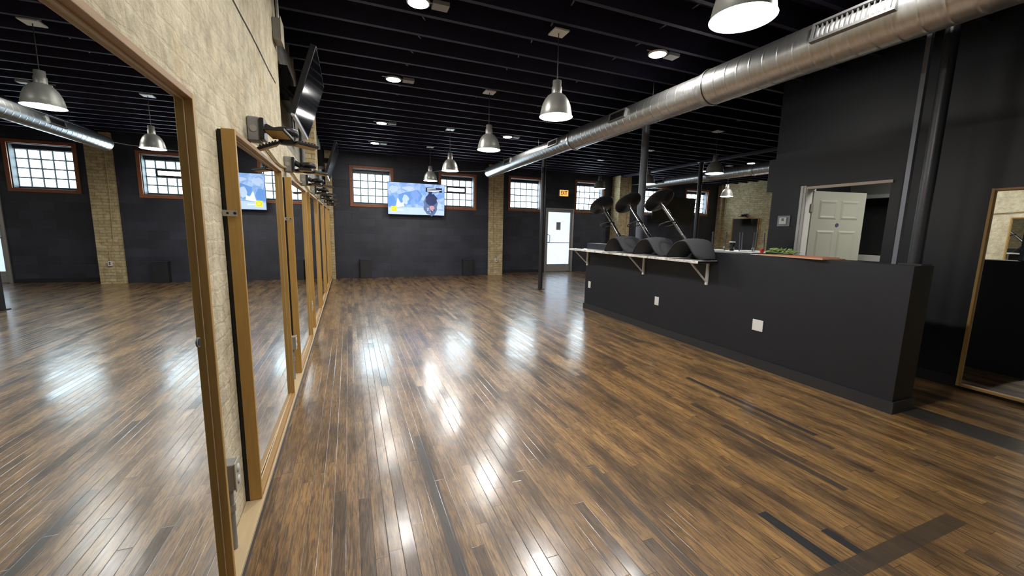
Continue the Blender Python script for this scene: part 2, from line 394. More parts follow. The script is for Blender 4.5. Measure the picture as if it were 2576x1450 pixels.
# ------------------------------------------------------------------ mesh kit
class MB:
    def __init__(s):
        s.v = []; s.f = []; s.sm = []
    def face(s, pts, smooth=False):
        i = len(s.v); s.v += [Vector(p) for p in pts]
        s.f.append(tuple(range(i, i + len(pts)))); s.sm.append(smooth)
        return s
    def box(s, x0, x1, y0, y1, z0, z1, mx=None):
        P = [Vector((x, y, z)) for z in (z0, z1) for y in (y0, y1) for x in (x0, x1)]
        if mx: P = [mx @ p for p in P]
        i = len(s.v); s.v += P
        for q in ((0, 2, 3, 1), (4, 5, 7, 6), (0, 1, 5, 4), (2, 6, 7, 3), (0, 4, 6, 2), (1, 3, 7, 5)):
            s.f.append(tuple(i + k for k in q)); s.sm.append(False)
        return s
    def grid(s, rows, smooth=True, closed=False, flip=False):
        i = len(s.v); n = len(rows[0])
        for r in rows: s.v += [Vector(p) for p in r]
        for a in range(len(rows) - 1):
            for b in range(n if closed else n - 1):
                c = (b + 1) % n
                q = (i + a * n + b, i + a * n + c, i + (a + 1) * n + c, i + (a + 1) * n + b)
                s.f.append(q[::-1] if flip else q); s.sm.append(smooth)
        return s
    def cyl(s, p, q, r, r2=None, n=16, caps=True):
        p, q = Vector(p), Vector(q); r2 = r if r2 is None else r2
        d = (q - p).normalized()
        a = d.orthogonal().normalized(); b = d.cross(a)
        ring = lambda c, rr: [c + a * rr * math.cos(2 * PI * k / n) + b * rr * math.sin(2 * PI * k / n) for k in range(n)]
        R1, R2 = ring(p, r), ring(q, r2)
        s.grid([R1, R2], True, True)
        if caps:
            s.face(R1[::-1]); s.face(R2)
        return s
    def lathe(s, prof, c=(0, 0, 0), n=32, axis=None, flip=False):
        """prof: (r, h) pairs along axis (default z)"""
        c = Vector(c); d = Vector(axis or (0, 0, 1)).normalized()
        a = Vector((1, 0, 0)) if abs(d.z) > 0.99 else d.orthogonal().normalized(); b = d.cross(a)
        rows = [[c + d * h + a * r * math.cos(2 * PI * k / n) + b * r * math.sin(2 * PI * k / n) for k in range(n)] for r, h in prof]
        return s.grid(rows, True, True, flip)
    def tube(s, pts, r, n=8, closed=False):
        pts = [Vector(p) for p in pts]; m = len(pts); rows = []
        up = None
        for k in range(m):
            if closed: t = pts[(k + 1) % m] - pts[k - 1]
            else: t = pts[min(k + 1, m - 1)] - pts[max(k - 1, 0)]
            t.normalize()
            if up is None: up = t.orthogonal().normalized()
            up = (up - t * up.dot(t)).normalized(); w = t.cross(up)
            rows.append([pts[k] + up * r * math.cos(2 * PI * j / n) + w * r * math.sin(2 * PI * j / n) for j in range(n)])
        if closed: rows.append(rows[0])
        s.grid(rows, True, True)
        if not closed:
            s.face(rows[0][::-1]); s.face(rows[-1])
        return s
    def prism(s, poly, h, mx=None):
        """poly in local xy, extruded 0..h in z, placed by mx"""
        mx = mx or Matrix()
        A = [mx @ Vector((x, y, 0)) for x, y in poly]; B = [mx @ Vector((x, y, h)) for x, y in poly]
        s.face(A[::-1]); s.face(B)
        for k in range(len(poly)):
            j = (k + 1) % len(poly)
            s.face([A[k], A[j], B[j], B[k]])
        return s
    def ball(s, c, r, n=16, sz=1.0):
        prof = [(max(1e-4, r * math.sin(PI * k / 10)), -r * sz * math.cos(PI * k / 10)) for k in range(11)]
        return s.lathe(prof, c, n)
    def build(s, name, m, parent=None, bevel=0.0):
        me = bpy.data.meshes.new(name)
        off = parent_world(parent) if parent else Vector()
        me.from_pydata([tuple(p - off) for p in s.v], [], s.f)
        me.polygons.foreach_set('use_smooth', s.sm)
        me.materials.append(m)
        me.update()
        o = bpy.data.objects.new(name, me); COL.objects.link(o)
        if parent: o.parent = parent
        if bevel:
            b = o.modifiers.new('bevel', 'BEVEL'); b.width = bevel; b.segments = 2; b.limit_method = 'ANGLE'
        return o

def parent_world(o):
    v = Vector()
    while o is not None:
        v += o.location; o = o.parent
    return v

def thing(name, label, cat, loc=(0, 0, 0), group=None):
    o = bpy.data.objects.new(name, None); COL.objects.link(o)
    o.location = loc; o.empty_display_size = 0.1
    return tag(o, label, cat, group)
def tag(o, label, cat, group=None):
    o['label'] = label; o['category'] = cat
    if group: o['group'] = group
    return o
def struct(o, label=None):
    o['kind'] = 'structure'
    if label: o['label'] = label
    return o
def dup(root, loc, label, rotz=0.0):
    r = root.copy(); COL.objects.link(r); r.location = loc
    r.rotation_euler = (0, 0, rotz)
    r['label'] = label
    for ch in list(root.children):
        c = ch.copy(); COL.objects.link(c); c.parent = r
        for g in list(ch.children):
            d = g.copy(); COL.objects.link(d); d.parent = c
    return r

def wall_y(x0, x1, z0, z1, y0, y1, holes):
    """wall slab between y0 and y1 with rectangular openings (xa, xb, za, zb)"""
    mb = MB()
    xs = sorted({x0, x1, *[h[0] for h in holes], *[h[1] for h in holes]})
    for a, b in zip(xs, xs[1:]):
        hs = sorted([(h[2], h[3]) for h in holes if h[0] <= a + 1e-6 and h[1] >= b - 1e-6])
        z = z0
        for lo, hi in hs:
            if lo > z: mb.box(a, b, y0, y1, z, lo)
            z = hi
        if z < z1: mb.box(a, b, y0, y1, z, z1)
    return mb
def wall_x(y0, y1, z0, z1, x0, x1, holes):
    mb = MB()
    ys = sorted({y0, y1, *[h[0] for h in holes], *[h[1] for h in holes]})
    for a, b in zip(ys, ys[1:]):
        hs = sorted([(h[2], h[3]) for h in holes if h[0] <= a + 1e-6 and h[1] >= b - 1e-6])
        z = z0
        for lo, hi in hs:
            if lo > z: mb.box(x0, x1, a, b, z, lo)
            z = hi
        if z < z1: mb.box(x0, x1, a, b, z, z1)
    return mb

make_mats()

# ------------------------------------------------------------------ setting
ZC = 3.30       # underside of joists
ZD = 3.52       # deck
XL = -0.505      # left wall
Y1, Y2 = 11.72, 12.15   # far wall planes
XR = 5.32       # dark wall with the door
X3 = 13.85      # far brick wall

struct(MB().box(XL - 0.4, 14.4, -4.2, 12.6, -0.1, 0.0).build('floor', M['floor']))
struct(MB().box(XL - 0.4, 14.4, -4.2, 12.6, ZD, ZD + 0.1).build('ceiling', M['deck']))

# windows: (outer casing x0, x1, z0, z1, plane y)
WIN = [(0.068, 1.191, 1.922, 2.988, Y1), (2.430, 3.551, 1.937, 2.976, Y1),
       (4.741, 5.940, 1.989, 3.085, Y2), (7.155, 8.352, 2.012, 3.113, Y2),
       (9.960, 11.116, 2.020, 3.101, Y2), (12.008, 13.239, 2.080, 3.095, Y2)]
def hole(w, c=0.075): return (w[0] + c, w[1] - c, w[2] + c, w[3] - c)
DOOR1 = (6.081, 7.148, 0.0, 2.136)
struct(wall_y(XL - 0.3, 4.05, 0, ZD, Y1, Y1 + 0.3, [hole(w) for w in WIN[:2]]).build('wall_far', M['block']))
struct(wall_y(4.05, 14.3, 0, ZD, Y2, Y2 + 0.3, [hole(w) for w in WIN[2:]] + [DOOR1]).build('wall_far_right', M['block']))

for i, w in enumerate(WIN):
    x0, x1, z0, z1, y = w
    e = bpy.data.objects.new('window_%d' % (i + 1), None); COL.objects.link(e); e.location = ((x0 + x1) / 2, y, z0)
    struct(e, 'glass block window in a stained wood casing, %s' % ['left of the lit screen', 'right of the lit screen, with a small vent', 'left of the glazed door', 'right of the exit sign', 'behind the bar stools', 'farthest right, beside the brick side wall'][i])
    c = 0.075
    f = MB()
    for (a, b, p, q) in ((x0, x0 + c, z0, z1), (x1 - c, x1, z0, z1), (x0 + c, x1 - c, z0, z0 + c), (x0 + c, x1 - c, z1 - c, z1)):
        f.box(a, b, y - 0.022, y + 0.02, p, q)
    f.build('window_frame', M['casing'], e, bevel=0.004)
    h = hole(w)
    r = MB(); t = 0.012; d0, d1 = y + 0.0205, y + 0.29
    r.box(h[0], h[0] + t, d0, d1, h[2], h[3]).box(h[1] - t, h[1], d0, d1, h[2], h[3])
    r.box(h[0] + t, h[1] - t, d0, d1, h[2], h[2] + t).box(h[0] + t, h[1] - t, d0, d1, h[3] - t, h[3])
    r.build('window_reveal', M['reveal'], e)
    gx0, gx1, gz0, gz1 = h[0] + t, h[1] - t, h[2] + t + 0.03, h[3] - t - 0.085
    gy = y + 0.19
    MB().box(gx0, gx1, gy - 0.05, gy + 0.06, gz1, h[3] - t).build('window_header', M['basebd'], e)
    MB().box(gx0, gx1, gy - 0.03, gy + 0.06, h[2] + t, gz0).build('window_sill', M['reveal'], e)
    MB().box(gx0, gx1, gy, gy + 0.06, gz0, gz1).build('block_mortar', M['mortar'], e)
    g = MB(); ge = MB(); nx, nz = 5, 4
    cw, ch = (gx1 - gx0) / nx, (gz1 - gz0) / nz
    for a in range(nx):
        for b in range(nz):
            if i == 1 and b == 2 and 1 <= a <= 3: continue
            X0, X1, Zz0, Zz1 = gx0 + a * cw + 0.006, gx0 + (a + 1) * cw - 0.006, gz0 + b * ch + 0.006, gz0 + (b + 1) * ch - 0.006
            k = 0.012
            o_ = [(X0, gy, Zz0), (X1, gy, Zz0), (X1, gy, Zz1), (X0, gy, Zz1)]
            n_ = [(X0 + k, gy - 0.01, Zz0 + k), (X1 - k, gy - 0.01, Zz0 + k), (X1 - k, gy - 0.01, Zz1 - k), (X0 + k, gy - 0.01, Zz1 - k)]
            g.face(n_)
            for q in range(4): ge.face([o_[q], o_[(q + 1) % 4], n_[(q + 1) % 4], n_[q]])
    ge.build('block_edges', M['blockedge'], g.build('glass_blocks', M['glassblock'], e))
    if i == 1:
        vx0, vx1, vz0, vz1 = gx0 + cw, gx0 + 4 * cw, gz0 + 2 * ch + 0.01, gz0 + 3 * ch - 0.01
        v = MB(); k = 0.035
        for (a, b, p, q) in ((vx0, vx0 + k, vz0, vz1), (vx1 - k, vx1, vz0, vz1), (vx0 + k, vx1 - k, vz0, vz0 + k), (vx0 + k, vx1 - k, vz1 - k, vz1)):
            v.box(a, b, gy - 0.03, gy, p, q)
        vo = v.build('vent_frame', M['blackplastic'], e)
        MB().box(vx0 + k, vx1 - k, gy - 0.012, gy - 0.004, vz0 + k, vz1 - k).build('vent_pane', M['ventglow'], vo)

# left wall: brick, with a shallow recess high up behind the wall screens
RY0, RY1, RZ = 4.12, 11.72, 2.12
w = MB().box(XL - 0.3, XL, -4.2, RY0, 0, ZD).box(XL - 0.3, XL, RY0, 12.0, 0, RZ)
struct(w.build('wall_left', M['brick']))
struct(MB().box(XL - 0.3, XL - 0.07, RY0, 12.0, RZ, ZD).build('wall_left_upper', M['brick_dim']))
# brick piers
struct(MB().box(XL, XL + 0.12, 6.25, 6.75, 2.15, ZD).build('brick_column', M['brick_clean']), 'brick pier high on the left wall between two wall screens')
struct(MB().box(XL, -0.35, 11.60, 11.72, 0, ZC).build('brick_column', M['brick_clean']), 'brick pier in the far left corner')
struct(MB().box(3.936, 4.394, 11.66, 12.15, 0, ZC).build('brick_column', M['brick_clean']), 'cream brick column on the far wall with a conduit')
struct(MB().box(8.664, 9.133, 11.70, 12.15, 0, ZC).build('brick_column', M['brick_clean']), 'cream brick column behind the bar stools')
# far brick side wall with its pier
struct(MB().box(X3, X3 + 0.3, -4.2, 12.6, 0, ZD).build('wall_right', M['brick_clean']))
struct(MB().box(X3 - 0.13, X3, 11.93, 12.15, 0, ZC).build('brick_column', M['brick_clean']), 'brick pier in the far right corner')
struct(MB().box(XL - 0.3, 14.3, -4.2, -4.0, 0, ZD).build('wall_back', M['black']))

# dark box room on the right with the open door
DH = (2.545, 3.40, 0, 1.985)
struct(wall_x(-4.0, 3.84, 0, ZD, XR, XR + 0.14, [DH]).build('wall_door', M['black']))
struct(MB().box(XR + 0.14, 9.2, 3.70, 3.84, 0, ZD).build('wall_box_room_far', M['black']))
iw = (3.00, 3.66, 1.10, 1.93)
struct(wall_x(-4.0, 3.70, 0, ZD, 6.75, 6.87, [iw]).build('wall_box_room_inner', M['grey_in']))
struct(MB().box(XR + 0.14, 6.75, -4.0, 3.70, 2.55, 2.6).build('ceiling_box_room', M['grey_in']))
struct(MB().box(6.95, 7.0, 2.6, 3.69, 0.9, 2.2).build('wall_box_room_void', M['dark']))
e = bpy.data.objects.new('window_7', None); COL.objects.link(e); e.location = (6.75, 3.33, 1.1)
struct(e, 'dark inner window with a white sill seen through the open door')
MB().box(6.69, 6.75, iw[0] - 0.02, iw[1], iw[2] - 0.03, iw[2] + 0.05).build('window_sill', M['trimwhite'], e)
MB().box(6.72, 6.75, iw[0] - 0.02, iw[1], iw[2] - 0.12, iw[2] - 0.045).build('apron', M['trimwhite'], e)
MB().box(6.72, 6.75, iw[0] - 0.02, iw[1], iw[3], iw[3] + 0.05).build('head_trim', M['greybox'], e)
MB().box(6.88, 6.885, iw[0], iw[1], iw[2], iw[3]).build('pane', M['dark'], e)
struct(MB().box(XR - 0.014, XR, -4.0, 2.46, 0, 0.105).build('baseboard_right', M['basebd']))
struct(MB().box(XR + 0.005, XR + 0.22, 3.842, 3.93, 1.98, 2.40).build('trim_1', M['black']), 'black block beside the end of the dark wall')
struct(MB().box(XR - 0.02, XR + 0.0, 2.40, 2.445, 0, 2.08).build('trim_2', M['dark']), 'black trim strip beside the open doorway')

# door_2: open white panel door in the dark wall
e = bpy.data.objects.new('door_2', None); COL.objects.link(e); e.location = (XR, DH[1], 0)
struct(e, 'white six-panel door standing open in the dark wall')
j = MB().box(XR - 0.012, XR + 0.15, DH[1] - 0.022, DH[1], 0, DH[3])
j.box(XR - 0.024, XR, DH[1] - 0.010, DH[1] + 0.055, 0, DH[3] + 0.03).box(XR - 0.032, XR - 0.02, DH[1] + 0.018, DH[1] + 0.032, 0, DH[3] + 0.03)
j.build('door_jamb', M['trimwhite'], e)
MB().box(XR - 0.02, XR + 0.02, DH[0] - 0.02, DH[1] + 0.03, DH[3] - 0.012, DH[3] + 0.018).build('head_trim', M['trimtan'], e)
# leaf: hinged at far jamb, swung into the box room
hx, hy = XR + 0.10, DH[1] - 0.035
ang = math.atan2(-0.16, 0.79)
mx = Matrix.Translation((hx, hy, 0.012)) @ Matrix.Rotation(ang, 4, 'Z')
LW, LH, LT = 0.80, 1.945, 0.035
leaf = MB()
leaf.box(0, LW, 0, LT, 0, LH, mx)
leafo = leaf.build('door_leaf', M['cream'], e, bevel=0.002)
pn = MB()
def raised(xa, xb, za, zb):
    y = 0.0; k = 0.022; d = 0.010
    for s_ in (1,):
        o_ = [(xa, -0.0005, za), (xb, -0.0005, za), (xb, -0.0005, zb), (xa, -0.0005, zb)]
        i_ = [(xa + k, -d, za + k), (xb - k, -d, za + k), (xb - k, -d, zb - k), (xa + k, -d, zb - k)]
        ii = [(xa + 2 * k, -0.004, za + 2 * k), (xb - 2 * k, -0.004, za + 2 * k), (xb - 2 * k, -0.004, zb - 2 * k), (xa + 2 * k, -0.004, zb - 2 * k)]
        for q in range(4):
            pn.face([mx @ Vector(p) for p in (o_[q], o_[(q + 1) % 4], i_[(q + 1) % 4], i_[q])])
            pn.face([mx @ Vector(p) for p in (i_[q], i_[(q + 1) % 4], ii[(q + 1) % 4], ii[q])])
        pn.face([mx @ Vector(p) for p in ii])
for xa, xb in ((0.10, 0.37), (0.43, 0.70)):
    for za, zb in ((1.60, 1.84), (0.95, 1.46), (0.20, 0.80)):
        raised(xa, xb, za, zb)
pn.build('door_panels', M['cream'], leafo)
MB().cyl(mx @ Vector((0.40, -0.0005, 1.53)), mx @ Vector((0.40, -0.004, 1.53)), 0.025, n=20).build('door_sticker', M['sticker'], leafo)
MB().box(XR + 0.075, XR + 0.10, hy - 0.012, hy + 0.006, 1.70, 1.80).cyl((XR + 0.10, hy, 1.69), (XR + 0.10, hy, 1.81), 0.008).build('hinge', M['brass'], e)

# door_1: glazed street door
x0, x1, _, z1 = DOOR1
e = bpy.data.objects.new('door_1', None); COL.objects.link(e); e.location = ((x0 + x1) / 2, Y2, 0)
struct(e, 'glazed aluminium street door under the exit sign')
f = MB()
f.box(x0, x0 + 0.05, Y2 - 0.03, Y2 + 0.1, 0, z1).box(x1 - 0.05, x1, Y2 - 0.03, Y2 + 0.1, 0, z1).box(x0 + 0.05, x1 - 0.05, Y2 - 0.03, Y2 + 0.1, z1 - 0.05, z1)
f.build('door_frame', M['alu'], e, bevel=0.004)
s = MB()
a, b = x0 + 0.055, x1 - 0.055
s.box(a, a + 0.06, Y2 + 0.02, Y2 + 0.065, 0.012, z1 - 0.055).box(b - 0.06, b, Y2 + 0.02, Y2 + 0.065, 0.012, z1 - 0.055)
s.box(a + 0.06, b - 0.06, Y2 + 0.02, Y2 + 0.065, 0.012, 0.26).box(a + 0.06, b - 0.06, Y2 + 0.02, Y2 + 0.065, z1 - 0.13, z1 - 0.055)
so = s.build('door_rails', M['alu'], e, bevel=0.003)
MB().box(a + 0.06, b - 0.06, Y2 + 0.035, Y2 + 0.05, 0.26, z1 - 0.13).build('door_pane', M['doorglass'], e)
MB().box(a + 0.06, b - 0.06, Y2 + 0.028, Y2 + 0.0345, 0.98, 1.0).build('pane_seam', M['reveal'], e)
MB().box(a + 0.38, a + 0.54, Y2 + 0.026, Y2 + 0.0345, 1.42, 1.68).build('notice', M['notice'], e)
MB().tube([(a + 0.03, Y2 + 0.02, 1.0), (a + 0.03, Y2 - 0.05, 1.0), (a + 0.10, Y2 - 0.06, 1.02), (a + 0.10, Y2 - 0.06, 1.24), (a + 0.03, Y2 - 0.05, 1.26), (a + 0.03, Y2 + 0.02, 1.26)], 0.012).build('door_handle', M['alu'], e)
MB().box(a + 0.50, b - 0.04, Y2 - 0.05, Y2 + 0.018, z1 - 0.115, z1 - 0.07).build('door_closer', M['grille'], e)
struct(MB().box(x0 - 0.02, x1 + 0.02, Y2 + 0.3, Y2 + 0.34, 0, 2.3).build('wall_behind_door', M['mortar']))

# baseboards on far wall
struct(MB().box(4.394, 6.06, Y2 - 0.014, Y2, 0, 0.09).build('baseboard_far', M['basebd']))

# joists with nailed bridging bars
SP = 0.392
k = -21
ys = []
while 4.37 + k * SP < 12.0:
    ys.append(4.37 + k * SP); k += 1
for n, y in enumerate(ys):
    xe = 14.2
    mb = MB().box(XL - 0.05, xe, y - 0.022, y + 0.022, ZC, ZD)
    for bx in (0.7, 1.8, 2.8, 6.2, 8.0):
        if random.random() < 0.85:
            j_ = random.uniform(-0.02, 0.02)
            mb.cyl((bx + j_, y + 0.02, ZC + 0.005), (bx + j_ + 0.05, y + 0.16, ZC - 0.02 + 0.06), 0.008, n=6)
    struct(mb.build('ceiling_joist', M['joist']))
struct(MB().box(4.12, 4.28, -3.9, 11.66, ZC - 0.03, ZC - 0.0005).build('ceiling_beam', M['joist']))
struct(MB().box(8.72, 8.86, 3.9, 11.70, ZC - 0.05, ZC - 0.0005).build('ceiling_beam', M['joist']))

# half wall with baseboard
HX0, HX1, HY0, HY1, HZ = 3.98, 4.26, 1.68, 6.25, 1.187
struct(MB().box(HX0, HX1, HY0, HY1, 0, HZ).build('wall_half', M['black']), 'black half wall holding the bar shelf')
struct(MB().box(HX0 - 0.016, HX0, HY0 - 0.016, HY1 + 0.016, 0, 0.098).box(HX0, HX1 + 0.016, HY0 - 0.016, HY0, 0, 0.098).box(HX0, HX1 + 0.016, HY1, HY1 + 0.016, 0, 0.098).build('baseboard_half', M['basebd']))

# ------------------------------------------------------------------ steel poles
for (px, py, z0, r, label, mt) in (
        (4.20, 8.56, 0.0, 0.052, 'black round steel pole standing on the floor left of the glazed door', 'pole'),
        (4.20, 5.12, HZ, 0.055, 'grey steel pole rising from the half wall behind the bar stools', 'pole_grey'),
        (8.62, 8.24, 0.0, 0.055, 'slim black steel pole in front of the farthest right window', 'pole'),
        (4.185, 1.77, HZ, 0.043, 'thick black steel pole standing on the near end of the half wall', 'pole')):
    t = thing('steel_pole', label, 'pole', (px, py, z0))
    zt = ZC - 0.03 if px < 5 else ZC - 0.05
    MB().cyl((px, py, z0 + 0.012), (px, py, zt - 0.012), r, n=28).build('shaft', M[mt], t)
    MB().box(px - 0.075, px + 0.075, py - 0.075, py + 0.075, z0 + 0.0005, z0 + 0.012).build('base_plate', M['pole'], t)
    MB().box(px - 0.07, px + 0.07, py - 0.09, py + 0.09, zt - 0.012, zt - 0.0005).build('cap_plate', M['pole'], t)
t = thing('conduit_post', 'grey square upright beside the thick pole on the half wall', 'post', (4.145, 1.877, HZ))
MB().box(4.125, 4.165, 1.862, 1.892, HZ + 0.0005, ZC - 0.031).build('post', M['pole_grey'], t)

# ------------------------------------------------------------------ left wall mirrors
XF, XB = -0.436, -0.487
MT = [(0.28, 1.62, 1.80, 'nearest mirror on the left wall, largest in view, beside bare brick'),
      (2.11, 3.44, 1.80, 'second mirror from the camera on the left brick wall, reflecting the lit screen'),
      (3.95, 5.27, 1.80, 'third mirror on the left brick wall, reflecting a window'),
      (5.72, 7.02, 1.81, 'fourth mirror along the left brick wall'),
      (7.28, 8.60, 1.815, 'fifth mirror along the left brick wall'),
      (8.87, 10.19, 1.82, 'sixth mirror along the left brick wall'),
      (10.52, 11.52, 1.825, 'last mirror on the left brick wall, beside the far corner')]
ZL = 0.073
def mirror_thing(y0, y1, zt, label, xb=XB, xf=XF, z0=ZL, turn=-0.35, gap_shade=0.0, group='wood framed mirrors on the left brick wall'):
    t = thing('wall_mirror', label, 'mirror', (xb, (y0 + y1) / 2, z0), group)
    k = 0.02
    lo, hi = min(xb, xf), max(xb, xf)
    g = xb + (xf - xb) * 0.45
    mg = Matrix.Translation((xb + (g - xb) * 0.8, (y0 + y1) / 2, 0)) @ Matrix.Rotation(math.radians(turn), 4, 'Z')
    hw = (y1 - y0) / 2 - k - 0.0005
    MB().box(-abs(g - xb) * 0.2, abs(g - xb) * 0.2, -hw, hw, z0 + k, zt - k, mg).build('mirror_glass', M['mirror'], t)
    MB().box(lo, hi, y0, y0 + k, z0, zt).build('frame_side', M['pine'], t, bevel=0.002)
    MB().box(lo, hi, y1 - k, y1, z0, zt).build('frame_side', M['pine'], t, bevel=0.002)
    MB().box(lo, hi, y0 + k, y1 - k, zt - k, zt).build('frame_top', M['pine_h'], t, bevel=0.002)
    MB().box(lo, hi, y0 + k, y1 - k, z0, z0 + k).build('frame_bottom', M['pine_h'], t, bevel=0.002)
    d_ = 1 if xf > xb else -1
    if gap_shade: MB().box(min(xb - d_ * 0.0005, xb - d_ * gap_shade), max(xb - d_ * 0.0005, xb - d_ * gap_shade), y0 + 0.004, y1 - 0.004, z0 + 0.001, zt - 0.004).build('gap_shade', M['dark'], t)  # dark sheet added behind the frame, stands in for gap shade and black back
    # pale inner bead
    b = MB(); q = 0.006; h0, h1 = (g, g + (xf - xb) * 0.10)
    lo2, hi2 = min(h0, h1) + 0.0003, max(h0, h1)
    b.box(lo2, hi2, y0 + k, y0 + k + q, z0 + k, zt - k).box(lo2, hi2, y1 - k - q, y1 - k, z0 + k, zt - k)
    b.box(lo2, hi2, y0 + k + q, y1 - k - q, zt - k - q, zt - k).box(lo2, hi2, y0 + k + q, y1 - k - q, z0 + k, z0 + k + q)
    b.build('glazing_bead', M['pale'], t)
    return t
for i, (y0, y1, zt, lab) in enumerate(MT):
    mirror_thing(y0, y1, zt, lab, gap_shade=0.014)
# ledge under the mirrors
t = thing('mirror_ledge', 'long pale board ledge running under the left wall mirrors', 'ledge', (-0.46, 4, 0))
MB().box(XL + 0.002, -0.428, -3.5, 11.59, 0.052, 0.072).build('ledge_board', M['pale'], t, bevel=0.002)
MB().box(XL + 0.002, -0.434, -3.5, 11.59, 0.0, 0.0515).build('ledge_skirt', M['basebd'], t)
# metal straps that tie two frames to the brick
for (y, z, lab) in ((2.11, 1.445, 'flat metal strap screwed to the second mirror frame'), (3.95, 1.45, 'flat metal strap screwed to the third mirror frame')):
    t = thing('mounting_strap', lab, 'strap', (-0.48, y - 0.002, z))
    MB().box(XL + 0.002, -0.447, y - 0.005, y - 0.0015, z - 0.013, z + 0.013).build('plate', M['alu'], t)
    MB().cyl((-0.457, y - 0.007, z), (-0.457, y - 0.005, z), 0.006, n=12).cyl((-0.484, y - 0.007, z), (-0.484, y - 0.005, z), 0.005, n=12).build('screw', M['dark'], t)
t = thing('mirror_bumper', 'small dark round knob on the glass of the nearest mirror', 'knob', (-0.458, 1.537, 1.02))
MB().cyl((-0.4636, 1.537, 1.02), (-0.458, 1.537, 1.02), 0.014, 0.016, n=24).build('knob_body', M['greybox'], t)
MB().cyl((-0.4578, 1.537, 1.02), (-0.4565, 1.537, 1.02), 0.012, n=24).build('knob_face', M['blackplastic'], t)

# outlet boxes between the mirrors, conduit down to the ledge
OUT = [(1.80, 'nearest grey outlet box low on the brick between the first two mirrors'),
       (3.80, 'outlet box on a conduit between the second and third mirrors'),
       (5.52, 'outlet box on a conduit between the third and fourth mirrors'),
       (7.15, 'outlet box on a conduit between the fourth and fifth mirrors'),
       (8.73, 'outlet box on a conduit between the fifth and sixth mirrors'),
       (10.35, 'farthest outlet box, before the last mirror')]
oroot = None
for y, lab in OUT:
    if oroot is None:
        t = oroot = thing('outlet_box', lab, 'outlet', (XL, y, 0.40), 'outlet boxes between the mirrors')
        MB().box(XL + 0.002, XL + 0.052, y - 0.032, y + 0.032, 0.345, 0.455).build('box', M['greybox'], t, bevel=0.004)
        f = MB().box(XL + 0.052, XL + 0.057, y - 0.035, y + 0.035, 0.34, 0.46).build('face_plate', M['tanbox'], t, bevel=0.002)
        s_ = MB()
        for zz in (0.425, 0.375):
            s_.lathe([(0.0005, 0), (0.017, 0.0), (0.017, 0.003), (0.0005, 0.003)], (XL + 0.0565, y, zz), 16, (1, 0, 0))
        s_.build('socket', M['white'], f)
        MB().cyl((XL + 0.025, y, 0.074), (XL + 0.025, y, 0.345), 0.011, n=14).build('conduit', M['greybox'], t)
        MB().cyl((XL + 0.025, y, 0.24), (XL + 0.025, y, 0.27), 0.015, n=14).build('coupling', M['alu'], t)
    else:
        dup(oroot, (XL, y, 0.40), lab)

# conduit line along the wall over the mirrors
t = thing('wall_conduit', 'thin tan conduit running along the left brick wall above the mirrors', 'conduit', (XL, 6, 1.9))
pts = [(XL + 0.014, y, 1.895 + 0.02 * math.sin(y * 4.6)) for y in [2.85 + k_ * 0.2 for k_ in range(40)]]
MB().tube(pts, 0.010, 8).build('pipe', M['emt'], t)
t = thing('stapled_cable', 'thin black cable stapled across the upper left brick wall', 'cable', (XL, 3, 2.52))  # cable stapled flat along the brick
MB().tube([(XL + 0.004, 0.6 + k_ * 0.3, 2.525 + 0.006 * math.sin(k_ * 1.7)) for k_ in range(12)], 0.003, 6).build('wire', M['blackplastic'], t)
t = thing('junction_box', 'grey junction box with a conduit high on the left wall edge', 'box', (XL, 3.98, 2.95))
MB().box(XL + 0.002, XL + 0.06, 3.90, 4.06, 2.86, 3.02).build('box', M['greybox'], t, bevel=0.006)
MB().box(XL + 0.06, XL + 0.064, 3.89, 4.07, 2.85, 3.03).build('cover', M['tanbox'], t)
MB().cyl((XL + 0.035, 3.98, 3.02), (XL + 0.035, 3.98, 3.295), 0.011, n=12).build('pipe', M['alu'], t)

